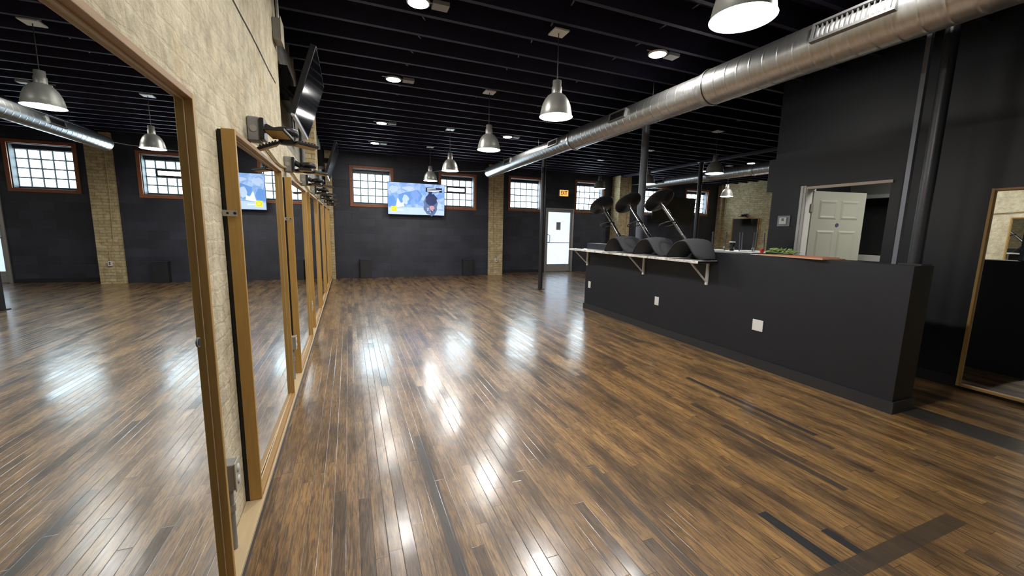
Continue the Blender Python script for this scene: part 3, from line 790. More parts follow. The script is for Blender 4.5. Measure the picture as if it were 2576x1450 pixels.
# folding garage floods above the mirrors
FY = [2.74, 4.14, 5.46, 6.84, 8.10, 9.35, 10.6]
FLAB = ['nearest unlit three-panel flood light on the left wall', 'second three-panel flood light along the left wall', 'third three-panel flood light along the left wall',
        'fourth three-panel flood light along the left wall', 'fifth three-panel flood light along the left wall', 'sixth three-panel flood light along the left wall', 'farthest three-panel flood light before the far corner']
froot = None
def flood(y, lab, panels):
        t = thing('flood_light', lab, 'light', (XL, y, 1.92), 'three-panel flood lights over the mirrors')
        bz = 1.93
        MB().box(XL + 0.002, XL + 0.062, y - 0.02, y + 0.08, bz - 0.065, bz + 0.065).build('back_box', M['greybox'], t, bevel=0.006)
        MB().cyl((XL + 0.032, y - 0.0205, bz + 0.0), (XL + 0.032, y - 0.023, bz), 0.018, n=20).build('cover_plug', M['alu'], t)
        MB().box(XL + 0.062, XL + 0.085, y - 0.03, y + 0.09, bz - 0.055, bz + 0.06).cyl((XL + 0.08, y + 0.03, bz + 0.02), (XL + 0.13, y + 0.03, bz - 0.005), 0.024, n=14).build('mount_arm', M['blackplastic'], t, bevel=0.004)
        pc = Vector((XL + 0.185, y + 0.03, bz - 0.005))
        MB().lathe([(0.001, 0.028), (0.045, 0.03), (0.066, 0.022), (0.068, -0.012), (0.001, -0.012)], pc, 28, flip=True).lathe([(0.04, -0.012), (0.04, -0.06), (0.001, -0.062)], pc, 20, flip=True).build('lamp_head', M['blackplastic'], t)
        for az, tilt in panels:
            R_ = Matrix.Translation(pc + Vector((0, 0, -0.045))) @ Matrix.Rotation(math.radians(az), 4, 'Z') @ Matrix.Rotation(math.radians(tilt), 4, 'Y')
            p_ = MB().box(0.04, 0.165, -0.055, 0.055, -0.004, 0.010, R_).build('panel', M['blackplastic'], t, bevel=0.002)
            MB().box(0.05, 0.157, -0.046, 0.046, -0.0065, -0.0042, R_).build('led_plate', M['led'], p_)
            fin = MB()
            for q in range(6): fin.box(0.055 + q * 0.017, 0.062 + q * 0.017, -0.045, 0.045, 0.010, 0.019, R_)
            fin.build('cooling_fins', M['blackmetal'], p_)
        return t
flood(FY[0], FLAB[0], ((-105, -12), (22, 6), (-165, 24)))
for y, lab in list(zip(FY, FLAB))[1:]:
    if froot is None: froot = flood(y, lab, ((-95, 2), (22, 6), (140, 0)))
    else: dup(froot, (XL, y, 1.92), lab)

# ------------------------------------------------------------------ television screens
def tv(name_label, corners, depth, screen_mat, group=None, bez=None, thick=0.05):
    """corners: top-left, top-right, bottom-right, bottom-left as seen from the front"""
    TL, TR, BR, BL = [Vector(p) for p in corners]
    u = (TR - TL); W_ = u.length; u.normalize()
    v = (TL - BL); H_ = v.length; v.normalize()
    n = u.cross(v).normalized()
    mx = Matrix((( u.x, v.x, n.x, BL.x), (u.y, v.y, n.y, BL.y), (u.z, v.z, n.z, BL.z), (0, 0, 0, 1)))
    c = (TL + BR) / 2
    t = thing('television', name_label, 'television', c)
    MB().box(0, W_, 0, H_, -thick, 0, mx).build('body', M['blackplastic'], t, bevel=0.004)
    s = MB().box(0.012, W_ - 0.012, 0.014, H_ - 0.012, 0.0005, 0.0022, mx).build('screen', screen_mat, t)
    if bez: MB().box(0.0, W_, -0.018, -0.001, -thick * 0.6, 0.004, mx).build('bottom_bezel', bez, t)
    return t, s, mx, W_, H_
# lit screen on the far wall, tilted down
t, s, mx, W_, H_ = tv('lit television on the far wall showing a pale blue picture', [(0.997, 11.40, 2.60), (2.545, 11.40, 2.60), (2.545, 11.47, 1.735), (0.997, 11.47, 1.735)], 0.05, M['sky_pic'])
MB().box(1.35, 2.2, 11.53, 11.57, 1.95, 2.40).box(1.6, 1.95, 11.56, Y1 - 0.001, 2.05, 2.3).build('mount', M['blackmetal'], t)
def poly(name, pts, m, d, par):
    return MB().prism([(x * W_, y * H_) for x, y in pts], 0.0006, mx @ Matrix.Translation((0, 0, d))).build(name, m, par)
def blob(cx, cy, rx, ry, n=18, wob=0.12):
    return [(cx + rx * (1 + random.uniform(-wob, wob)) * math.cos(2 * PI * k_ / n), cy + ry * (1 + random.uniform(-wob, wob)) * math.sin(2 * PI * k_ / n)) for k_ in range(n)]
poly('picture_ground', [(0.01, 0.02), (0.99, 0.02), (0.99, 0.16), (0.62, 0.24), (0.3, 0.24), (0.01, 0.20)], M['tv_pale'], 0.0024, s)
poly('picture_rocks', [(0.18, 0.62), (0.30, 0.70), (0.52, 0.78), (0.60, 0.62), (0.55, 0.42), (0.42, 0.34), (0.28, 0.30), (0.2, 0.42)], M['tv_blue'], 0.0024, s)
poly('picture_rocks', [(0.01, 0.25), (0.12, 0.22), (0.15, 0.40), (0.10, 0.60), (0.01, 0.55)], M['tv_blue'], 0.0025, s)
for (bx_, by_, rx_, ry_) in ((0.10, 0.78, 0.08, 0.10), (0.36, 0.83, 0.10, 0.07), (0.47, 0.62, 0.07, 0.16), (0.30, 0.48, 0.06, 0.14), (0.58, 0.36, 0.09, 0.06), (0.88, 0.30, 0.07, 0.10), (0.90, 0.62, 0.06, 0.08), (0.43, 0.40, 0.05, 0.08)):
    poly('picture_shade', blob(bx_, by_, rx_, ry_, 14, 0.35), random.choice([M['tv_soft'], M['tv_pale']]), 0.0028, s)
poly('picture_sail', [(0.14, 0.24), (0.28, 0.26), (0.27, 0.40), (0.22, 0.36), (0.17, 0.52)], M['tv_white'], 0.0032, s)
poly('picture_coat', blob(0.745, 0.34, 0.125, 0.33, 26), M['tv_mid'], 0.0032, s)
poly('picture_hood', blob(0.755, 0.50, 0.105, 0.19, 22), M['tv_dark'], 0.0040, s)
poly('picture_head', [(0.71, 0.62), (0.76, 0.62), (0.77, 0.74), (0.70, 0.74)], M['tv_dark'], 0.0040, s)
poly('picture_hands', blob(0.765, 0.25, 0.045, 0.07, 14), M['tv_skin'], 0.0048, s)
for _k in range(16):
    a_ = random.uniform(PI * 1.02, PI * 1.98)
    poly('picture_fleck', blob(0.745 + random.uniform(0.3, 0.95) * 0.105 * math.cos(a_), 0.27 + random.uniform(0.5, 1) * 0.22 * math.sin(a_), 0.012, 0.022, 7, 0.4), random.choice([M['tv_blue'], M['tv_dark'], M['tv_white']]), 0.0044, s)
cp = poly('picture_caption', [(0.655, 0.74), (0.945, 0.74), (0.945, 0.88), (0.655, 0.88)], M['tv_black'], 0.0050, s)
for yy, xe in ((0.843, 0.83), (0.80, 0.935), (0.758, 0.895)):
    poly('caption_line', [(0.68, yy), (xe, yy), (xe, yy + 0.022), (0.68, yy + 0.022)], M['tv_white'], 0.0058, s)
poly('picture_badge', [(0.055, 0.10), (0.155, 0.10), (0.155, 0.26), (0.055, 0.26)], M['tv_yellow'], 0.0040, s)
bd = MB()
bd.tube([mx @ Vector(((0.105 + 0.033 * math.cos(a_)) * W_, (0.185 + 0.052 * math.sin(a_) * (1.15 if math.sin(a_) < 0 else 0.8)) * H_, 0.0052)) for a_ in [2 * PI * k_ / 20 for k_ in range(20)]], 0.0035, 6, True)
bd.build('badge_outline', M['tv_mid'], s)
poly('picture_title', [(0.165, 0.135), (0.26, 0.135), (0.26, 0.165), (0.165, 0.165)], M['tv_white'], 0.0040, s)
# unlit screen between the two right windows
t, s2, *_r = tv('large dark television, switched off, between the two farthest windows', [(10.25, 11.80, 2.70), (12.22, 11.80, 2.70), (12.22, 11.86, 1.80), (10.25, 11.86, 1.80)], 0.05, M['screen_off'])
MB().box(10.9, 11.6, 11.92, Y2 - 0.001, 2.05, 2.4).build('mount', M['blackmetal'], t)
# two screens tipped out from the left wall
t, s3, *_r = tv('dark television tipped out from the upper left brick wall, nearest of two', [(-0.21, 5.70, 3.07), (-0.21, 4.36, 3.03), (-0.42, 4.36, 2.41), (-0.42, 5.70, 2.46)][::1] and [(-0.215, 4.36, 3.03), (-0.215, 5.70, 3.07), (-0.42, 5.70, 2.46), (-0.42, 4.36, 2.41)], 0.05, M['screen_off'], bez=M['bezel'])
MB().box(XL - 0.068, -0.50, 4.75, 5.25, 2.62, 2.95).box(-0.50, -0.37, 4.95, 5.05, 2.72, 2.82).tube([(-0.52, 4.6, 2.70), (-0.44, 4.58, 2.62), (-0.40, 4.55, 2.60)], 0.02).build('mount', M['blackmetal'], t)
MB().tube([(-0.47, 4.62, 2.55), (-0.46, 4.5, 2.38), (-0.45, 4.46, 2.25), (-0.46, 4.62, 2.20), (-0.46, 4.75, 2.28), (-0.47, 4.72, 2.5)], 0.006).build('power_cord', M['blackplastic'], t)
t, s4, *_r = tv('second dark television tipped out from the left wall, nearer the far wall', [(-0.15, 9.05, 3.06), (-0.15, 10.45, 3.06), (-0.36, 10.45, 2.45), (-0.36, 9.05, 2.43)], 0.05, M['screen_off'], bez=M['bezel'])
MB().box(XL - 0.068, -0.45, 9.5, 10.0, 2.62, 2.95).box(-0.45, -0.32, 9.7, 9.8, 2.72, 2.82).build('mount', M['blackmetal'], t)

# ------------------------------------------------------------------ exit sign
t = thing('exit_sign', 'lit amber EXIT sign on the far wall above the glazed door', 'sign', (6.717, Y2, 2.64))
MB().box(6.546, 6.889, Y2 - 0.05, Y2 - 0.001, 2.53, 2.75).build('housing', M['white'], t, bevel=0.004)
MB().box(6.558, 6.877, Y2 - 0.053, Y2 - 0.0505, 2.542, 2.738).build('lit_face', M['exit_face'], t)
cu = bpy.data.curves.new('exit_letters', 'FONT'); cu.body = 'EXIT'; cu.size = 0.165; cu.align_x = 'CENTER'; cu.align_y = 'CENTER'; cu.extrude = 0.001; cu.offset = 0.003
o = bpy.data.objects.new('exit_letters', cu); COL.objects.link(o); o.parent = t
o.location = (0, -0.0555, 0); o.rotation_euler = (PI / 2, 0, 0); o.scale = (0.72, 1.05, 1)
bpy.context.view_layer.update()
me = bpy.data.meshes.new_from_object(o.evaluated_get(bpy.context.evaluated_depsgraph_get()))
lm = bpy.data.objects.new('exit_lettering', me); COL.objects.link(lm); lm.parent = t
lm.location = o.location; lm.rotation_euler = o.rotation_euler; lm.scale = o.scale
me.materials.clear(); me.materials.append(M['exit_text'])
bpy.data.objects.remove(o); bpy.data.curves.remove(cu)

# ------------------------------------------------------------------ pendants
def pendant(loc, lab, group, shade, lining, bulb, cup):
    """loc: centre of the rim; hangs from the joists"""
    x, y, z = loc
    t = thing('pendant_lamp', lab, 'pendant lamp', (x, y, z), group)
    out = [(0.163, 0.0), (0.158, 0.006), (0.150, 0.055), (0.138, 0.105), (0.116, 0.155), (0.085, 0.195), (0.058, 0.212), (0.041, 0.218)]
    inn = [(0.160, 0.0), (0.155, 0.007), (0.147, 0.055), (0.135, 0.104), (0.113, 0.153), (0.083, 0.192), (0.056, 0.209), (0.02, 0.212)]
    MB().lathe(out, loc, 40).build('lamp_shade', M[shade], t)
    MB().lathe(inn, loc, 40, flip=True).build('shade_lining', M[lining], t)
    MB().lathe([(0.049, 0.212), (0.049, 0.275), (0.042, 0.28), (0.042, 0.335), (0.014, 0.338), (0.001, 0.338)], loc, 24).build('socket_cup', M[cup], t)
    MB().cyl((x, y, z + 0.337), (x, y, 3.29), 0.0045, n=8).build('cord', M['blackplastic'], t)
    MB().box(x - 0.075, x + 0.075, y - 0.075, y + 0.075, 3.285, 3.299).build('canopy', M['white'], t)
    MB().ball((x, y, z + 0.10), 0.045).build('bulb', M[bulb], t)
    ld = bpy.data.lights.new('pendant_glow', 'POINT'); ld.energy = P_PEND if bulb == 'bulb' else P_PEND2; ld.color = (1.0, 0.98, 0.95); ld.shadow_soft_size = 0.045
    lo = bpy.data.objects.new('pendant_glow', ld); COL.objects.link(lo); lo.parent = t; lo.location = (0, 0, 0.03)
    return t
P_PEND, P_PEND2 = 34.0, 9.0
g1 = 'bright metal pendants in a row left of the duct'
rows = [((1.965, 1.69, 2.525), 'nearest bright metal pendant lamp, cut by the top of the frame'),
        ((1.925, 3.69, 2.50), 'large bright metal pendant lamp, second in the row left of the duct'),
        ((1.87, 5.58, 2.50), 'bright metal pendant lamp, third in the row left of the duct'),
        ((1.87, 7.92, 2.50), 'small bright metal pendant lamp over the right window edge of the screen'),
        ((1.84, 9.80, 2.50), 'farthest bright metal pendant lamp, just above the lit screen')]
root = None
for l, lab in rows:
    if root is None: root = pendant(l, lab, g1, 'shade', 'shade_in', 'bulb', 'alu')
    else:
        r = dup(root, l, lab)
g2 = 'shadow-toned pendants right of the duct'
rows2 = [((6.47, 5.86, 2.53), 'shadow-toned pendant lamp nearest the dark wall, in front of the second duct'),
         ((6.60, 7.85, 2.53), 'shadow-toned pendant lamp half hidden by the grey pole'),
         ((6.48, 9.68, 2.57), 'shadow-toned pendant lamp hanging in front of the window right of the exit sign')]
root = None
for l, lab in rows2:
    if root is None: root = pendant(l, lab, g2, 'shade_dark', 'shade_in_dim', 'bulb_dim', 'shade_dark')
    else: dup(root, l, lab)
pendant((9.95, 8.52, 2.45), 'bright metal pendant lamp in front of the far brick side wall', None, 'shade', 'shade_in', 'bulb', 'alu')

# wafer down lights between joists
def wafer(loc, lab, group):
    x, y, z = loc
    t = thing('ceiling_light', lab, 'ceiling light', loc, group)
    MB().lathe([(0.001, 0.012), (0.095, 0.012), (0.100, 0.004), (0.098, -0.006), (0.086, -0.010)], loc, 32, flip=True).build('housing', M['white'], t)
    MB().lathe([(0.086, -0.0095), (0.001, -0.0095)], loc, 32, flip=True).build('lens', M['wafer'], t)
    MB().box(x + 0.12, x + 0.26, y - 0.05, y + 0.06, z - 0.005, z + 0.03).build('driver_box', M['greybox'], t, bevel=0.003)
    MB().box(x - 0.14, x + 0.12, y - 0.006, y + 0.006, z + 0.0125, z + 0.02).build('hanger_bar', M['alu'], t)
    return t
g = 'round ceiling lights between the joists'
cl = [((0.616, 3.76, 3.29), 'nearest round ceiling light, cut by the top of the frame'),
      ((0.607, 5.71, 3.29), 'large round ceiling light, second from the left brick wall corner'),
      ((0.634, 8.10, 3.29), 'third round ceiling light in the row near the left wall'),
      ((0.629, 10.06, 3.29), 'farthest round ceiling light in the row near the left wall'),
      ((3.129, 3.71, 3.29), 'round ceiling light beside the near part of the silver duct'),
      ((3.108, 8.07, 3.29), 'small round ceiling light beside the third pendant and the duct'),
      ((0.616, 1.75, 3.29), 'round ceiling light in the row near the left wall, above the camera'),
      ((3.12, 1.75, 3.29), 'round ceiling light above the near end of the duct')]
root = None
for l, lab in cl:
    if root is None: root = wafer(l, lab, g)
    else: dup(root, l, lab)
for l, lab in (((10.0, 9.5, 3.27), 'small dim ceiling light behind the slim black pole'), ((9.95, 7.86, 3.27), 'small dim ceiling light near the end of the dark wall')):
    dup(root, l, lab)

# ------------------------------------------------------------------ spiral ducts
def duct_thing(name_label, X, Z, secs, ridge, regs, side, endcap=True):
    t = thing('air_duct', name_label, 'duct', (X, secs[0][0], Z))
    for (ya, yb, r) in secs:
        prof = []
        y = ya
        d = 1 if yb > ya else -1
        L_ = abs(yb - ya); n = max(2, int(L_ / ridge))
        prof.append((r, 0.0))
        for k_ in range(n):
            c = (k_ + 0.5) * L_ / n
            prof += [(r, c - 0.016), (r, c - 0.005), (r + 0.0016, c - 0.0015), (r + 0.0016, c + 0.0015), (r, c + 0.005), (r, c + 0.016)]
        prof.append((r, L_))
        MB().lathe(prof, (X, min(ya, yb), Z), 48, (0, 1, 0)).build('duct_section', M['duct'], t)
    for (a, b) in zip(secs, secs[1:]):
        y = a[1]
        MB().lathe([(a[2] + 0.006, -0.05), (a[2] + 0.008, -0.03), (b[2] + 0.008, 0.03), (b[2] + 0.006, 0.05)][:: 1], (X, y, Z), 48, (0, -1, 0), flip=False).build('collar', M['duct'], t)
    if endcap:
        ye = secs[0][0]
        MB().lathe([(secs[0][2] + 0.004, -0.03), (secs[0][2] + 0.004, 0.0), (0.001, 0.0)], (X, ye, Z), 48, (0, 1, 0)).build('end_cap', M['duct'], t)
    for (y, ln, r, h) in regs:
        a0 = math.radians(150 if side < 0 else 30) if False else math.radians(168)
        # local frame: n outwards, along y
        n_ = Vector((math.cos(a0) , 0, math.sin(a0)))
        up = Vector((0, 1, 0)).cross(n_) * -1
        up = n_.cross(Vector((0, 1, 0)))
        if up.z < 0: up = -up
        o_ = Vector((X, y, Z)) + n_ * (r - 0.012)
        mx = Matrix(((0, up.x, n_.x, o_.x), (1, up.y, n_.y, o_.y), (0, up.z, n_.z, o_.z), (0, 0, 0, 1)))
        k = 0.018
        fr = MB()
        for (xa, xb, za, zb) in ((-ln / 2, -ln / 2 + k, -h / 2, h / 2), (ln / 2 - k, ln / 2, -h / 2, h / 2), (-ln / 2 + k, ln / 2 - k, -h / 2, -h / 2 + k), (-ln / 2 + k, ln / 2 - k, h / 2 - k, h / 2)):
            fr.box(xa, xb, za, zb, -0.01, 0.034, mx)
        fo = fr.build('register', M['grille'], t)
        MB().box(-ln / 2 + k, ln / 2 - k, -h / 2 + k, h / 2 - k, 0.002, 0.008, mx).build('register_throat', M['dark'], fo)
        sl = MB(); ns = max(6, int(ln / 0.036))
        for q in range(ns):
            xx = -ln / 2 + k + (q + 0.5) * (ln - 2 * k) / ns
            sl.box(xx - 0.003, xx + 0.003, -h / 2 + k, h / 2 - k, 0.012, 0.028, mx)
        sl.build('louvres', M['grille'] if ln > 0.5 else M['blackmetal'], fo)
    return t
DX, DZ = 3.60, 2.925
t = duct_thing('long silver spiral duct crossing the ceiling above the bar', DX, DZ, [(10.65, 6.2, 0.136), (6.2, 3.42, 0.160), (3.42, -3.8, 0.178)], 0.13,
           [(9.0, 0.42, 0.136, 0.12), (6.72, 0.36, 0.136, 0.11), (4.80, 0.36, 0.160, 0.12), (2.02, 0.54, 0.178, 0.145)], -1)
for y in (9.6, 7.6, 4.3):
    MB().cyl((DX, y, DZ + 0.130), (DX, y, 3.299), 0.005, n=8).build('hanger', M['blackmetal'], t)
duct_thing('second silver duct running in front of the far brick side wall', 8.85, 2.90, [(10.5, 6.9, 0.125), (6.9, 3.9, 0.135)], 0.13, [(9.9, 0.4, 0.125, 0.12)], -1)
t = thing('duct_cord', 'thin pale cable strung from the duct end to a pendant', 'cable', (3.2, 11.3, 2.98))
MB().tube([(DX - 0.02, 10.66, 2.97), (3.3, 10.8, 2.945), (2.9, 10.9, 2.93), (2.3, 11.0, 2.91), (2.1, 11.05, 2.86)], 0.006, 6).build('wire', M['tanbox'], t)
t = thing('duct_cord', 'thin pale cable strung from the right brick column to the second duct', 'cable', (9.1, 11.3, 2.98))
MB().tube([(9.05, 11.69, 3.0), (8.95, 11.2, 2.97), (8.86, 10.52, 2.93)], 0.006, 6).build('wire', M['tanbox'], t)

# conduits on the columns
def col_conduit(x, y, s_, lab):
    t = thing('column_conduit', lab, 'conduit', (x, y, 0.45))
    pts = [(x, y - 0.012, 3.28), (x, y - 0.012, 2.0), (x + s_ * 0.03, y - 0.012, 0.98), (x + s_ * 0.05, y - 0.012, 0.86), (x + s_ * 0.12, y - 0.012, 0.72), (x + s_ * 0.13, y - 0.012, 0.62), (x + s_ * 0.125, y - 0.012, 0.50)]
    MB().tube(pts, 0.009, 8).build('pipe', M['emt'], t)
    xx = x + s_ * 0.125
    b_ = MB().box(xx - 0.035, xx + 0.035, y - 0.05, y - 0.001, 0.40, 0.51).build('outlet', M['white'], t, bevel=0.004)
    MB().box(xx - 0.012, xx + 0.012, y - 0.054, y - 0.0505, 0.43, 0.455).box(xx - 0.012, xx + 0.012, y - 0.054, y - 0.0505, 0.465, 0.49).build('socket', M['dark'], b_)
col_conduit(4.05, 11.66, 1, 'tan conduit with a white outlet on the left brick column')
col_conduit(9.02, 11.70, -1, 'tan conduit with a white outlet on the right brick column')
t = thing('wall_conduit', 'short pale conduit down the far brick side wall', 'conduit', (X3, 11.9, 2.6))
MB().cyl((X3 - 0.014, 11.85, 2.17), (X3 - 0.014, 11.85, 2.75), 0.012, n=10).build('pipe', M['tanbox'], t)
t = thing('wall_conduit', 'thin level conduit above the mirror on the far brick side wall', 'conduit', (X3, 10.8, 2.13))
MB().cyl((X3 - 0.012, 9.4, 2.13), (X3 - 0.012, 11.80, 2.13), 0.010, n=10).build('pipe', M['emt'], t)
dup(froot, (X3, 10.95, 2.10), 'small black flood light over the mirror on the far brick side wall', PI)['group'] = 'flood light on the far side wall'
mirror_thing(10.36, 11.46, 2.0, 'framed mirror on the far brick side wall behind the white table', X3 - 0.015, X3 - 0.065, 0.12, turn=0.0, group='wood framed mirrors on other walls')
# right mirror
mirror_thing(0.75, 1.785, 1.845, 'tall wood framed mirror on the dark right wall, cut by the frame', XR - 0.016, XR - 0.066, 0.035, turn=0.0, group='wood framed mirrors on other walls')

# black boxed stubs at the foot of the far wall
for (xa, xb, h, lab) in ((0.26, 0.56, 0.52, 'black painted block at the foot of the far wall, left one'), (3.12, 3.42, 0.50, 'black painted block at the foot of the far wall, right one')):
    t = thing('painted_block', lab, 'block', ((xa + xb) / 2, Y1, 0), 'black blocks at the foot of the far wall')
    MB().box(xa, xb, Y1 - 0.16, Y1 - 0.001, 0.0, h - 0.02).build('block_body', M['basebd'], t, bevel=0.004)
    MB().box(xa - 0.01, xb + 0.01, Y1 - 0.17, Y1 - 0.001, h - 0.0198, h).build('block_cap', M['block'], t, bevel=0.003)

# ------------------------------------------------------------------ bar shelf, stools
SZ = 1.092
t = thing('bar_shelf', 'white marble-look bar shelf on brackets along the half wall', 'shelf', (3.83, 4.9, SZ))
MB().box(3.68, 3.979, 3.45, 6.36, SZ - 0.034, SZ - 0.003).build('shelf_board', M['marble'], t, bevel=0.003)
MB().box(3.682, 3.979, 3.446, 3.4505, SZ - 0.034, SZ - 0.006).build('shelf_end', M['blackplastic'], t)
for y in (3.565, 4.695, 6.19):
    b_ = MB().box(3.955, 3.979, y - 0.015, y + 0.015, 0.79, SZ - 0.035).build('bracket', M['white_metal'], t, bevel=0.002)
    MB().box(3.70, 3.954, y - 0.015, y + 0.015, SZ - 0.047, SZ - 0.035).build('bracket_arm', M['white_metal'], b_)
    d = MB()
    a_, c_ = Vector((3.715, y, SZ - 0.05)), Vector((3.955, y, 0.83))
    dd = (c_ - a_).normalized(); nn = Vector((dd.z, 0, -dd.x)) * 0.008
    P = []
    for s_ in (-0.008, 0.008):
        P += [a_ + nn + Vector((0, s_, 0)), a_ - nn + Vector((0, s_, 0)), c_ - nn + Vector((0, s_, 0)), c_ + nn + Vector((0, s_, 0))]
    d.v = P; d.f = [(0, 1, 2, 3), (7, 6, 5, 4), (0, 4, 5, 1), (1, 5, 6, 2), (2, 6, 7, 3), (3, 7, 4, 0)]; d.sm = [False] * 6
    d.build('brace', M['white_metal'], b_)
def smooth_profile(P, n=8):
    out = []
    for k_ in range(len(P) - 1):
        p0 = P[max(k_ - 1, 0)]; p1 = P[k_]; p2 = P[k_ + 1]; p3 = P[min(k_ + 2, len(P) - 1)]
        for q in range(n):
            u = q / n
            out.append(tuple(0.5 * ((2 * p1[i]) + (-p0[i] + p2[i]) * u + (2 * p0[i] - 5 * p1[i] + 4 * p2[i] - p3[i]) * u * u + (-p0[i] + 3 * p1[i] - 3 * p2[i] + p3[i]) * u ** 3) for i in range(len(p1))))
    out.append(P[-1]); return out
def stool(loc, lab):
    t = thing('bar_stool', lab, 'bar stool', loc, 'upside-down bar stools on the bar shelf')
    B = Vector(loc)
    # profile (y, z, x0, x1): seat pan rises from the far tip, folds over, back drops towards the camera
    prof = smooth_profile([(0.225, 0.012, -0.17, 0.15), (0.165, 0.085, -0.19, 0.18), (0.092, 0.165, -0.195, 0.20), (0.02, 0.207, -0.195, 0.20), (-0.055, 0.213, -0.175, 0.21), (-0.108, 0.168, -0.165, 0.205), (-0.150, 0.108, -0.155, 0.185), (-0.182, 0.050, -0.13, 0.178), (-0.195, 0.014, -0.075, 0.165)], 6)
    m = len(prof); nx = 14; th = 0.030
    top, bot = [], []
    for i, (y, z, xa, xb) in enumerate(prof):
        a_ = prof[max(i - 1, 0)]; b_ = prof[min(i + 1, m - 1)]
        ty, tz = b_[0] - a_[0], b_[1] - a_[1]; l = math.hypot(ty, tz); ny, nz = tz / l, -ty / l
        if nz < 0 and abs(nz) > 0.3: ny, nz = -ny, -nz
        if i > m * 0.55 and ny > 0: ny, nz = -ny, -nz
        if i < m * 0.4 and ny < 0: ny, nz = -ny, -nz
        rt, rb = [], []
        for k_ in range(nx + 1):
            u = k_ / nx; x = xa + (xb - xa) * u
            edge = 1 - (2 * u - 1) ** 2
            e2 = edge ** 0.5
            bul = 0.018 * edge
            hf = th * 0.5 * (0.35 + 0.65 * e2)
            rt.append(B + Vector((x, y + ny * (hf + bul), z + nz * (hf + bul))))
            rb.append(B + Vector((x, y - ny * (hf - bul * 0.6), max(0.003, z - nz * (hf - bul * 0.6)))))
        top.append(rt); bot.append(rb)
    for r_ in top + bot:
        for p in r_: p.z = max(p.z, B.z + 0.002)
    mb = MB().grid(top, True).grid(bot, True, flip=True)
    # edges
    for k_ in (0, nx):
        mb.grid([[r_[k_] for r_ in top], [r_[k_] for r_ in bot]], True)
    mb.grid([top[0], bot[0]], True); mb.grid([top[-1], bot[-1]], True)
    so = mb.build('seat', M['fabric'], t)
    pip = MB()
    for k_ in (0, nx): pip.tube([(a_[k_] + b_[k_]) / 2 for a_, b_ in zip(top[1:-1], bot[1:-1])], 0.007, 6)
    pip.build('piping', M['piping'], so)
    # post leans away from the seat pan
    d = Vector((-0.03, 0.70, 0.71)).normalized()
    p0 = B + Vector((0.01, 0.080, 0.203)); L_ = 0.70
    p1 = p0 + d * L_
    MB().lathe([(0.001, -0.012), (0.075, -0.012), (0.075, 0.004), (0.034, 0.016), (0.030, 0.03)], p0, 24, d).build('seat_plate', M['blackmetal'], t)
    MB().cyl(p0 + d * 0.02, p0 + d * 0.10, 0.029, n=24).build('gas_sleeve', M['blackmetal'], t)
    MB().cyl(p0 + d * 0.10, p1, 0.0245, n=24).build('post', M['chrome'], t)
    MB().lathe([(0.026, -0.02), (0.034, 0.0), (0.06, 0.014), (0.12, 0.028), (0.185, 0.042), (0.200, 0.052), (0.197, 0.060), (0.001, 0.060)], p1 - d * 0.02, 48, d).build('base', M['blackmetal'], t)
    # foot rest loop
    c = p0 + d * 0.33
    nr = (d * 0.45 + Vector((0, 0, 1)) * 0.55).normalized()
    a2 = Vector((-0.62, 0.78, 0)); a2 = (a2 - nr * a2.dot(nr)).normalized(); b2 = nr.cross(a2)
    pts = [c + a2 * (0.075 + 0.105 * math.cos(q)) + b2 * (0.105 * math.sin(q)) for q in [2 * PI * k_ / 32 for k_ in range(32)]]
    MB().tube(pts, 0.009, 8, True).build('foot_rest', M['blackmetal'], t)
    return t
s0 = stool((3.79, 3.66, SZ), 'upside-down charcoal bar stool on the shelf, nearest of three')
dup(s0, (3.79, 4.30, SZ), 'upside-down charcoal bar stool on the shelf, middle of three')
dup(s0, (3.79, 4.96, SZ), 'upside-down charcoal bar stool on the shelf, farthest of three')
t = thing('phone', 'dark phone lying on the far end of the bar shelf', 'phone', (3.80, 6.20, SZ))
MB().box(3.76, 3.83, 6.10, 6.25, SZ - 0.002, SZ + 0.006).build('phone_body', M['blackplastic'], t, bevel=0.002)
MB().box(3.764, 3.826, 6.105, 6.245, SZ + 0.0062, SZ + 0.0068).build('phone_screen', M['screen_off'], t)

# outlet plates on the half wall
for (y, w_, lab) in ((6.10, 0.075, 'white outlet plate at the far end of the half wall'), (4.385, 0.08, 'white outlet plate in the middle of the half wall'), (2.87, 0.118, 'wide white blank plate nearest on the half wall')):
    t = thing('wall_plate', lab, 'outlet plate', (HX0, y, 0.452), 'white plates on the half wall')
    MB().box(HX0 - 0.007, HX0 - 0.001, y - w_ / 2, y + w_ / 2, 0.392, 0.510).build('plate', M['white'], t, bevel=0.002)
    MB().cyl((HX0 - 0.008, y, 0.495), (HX0 - 0.0071, y, 0.495), 0.003, n=10).cyl((HX0 - 0.008, y, 0.408), (HX0 - 0.0071, y, 0.408), 0.003, n=10).build('screw', M['alu'], t)

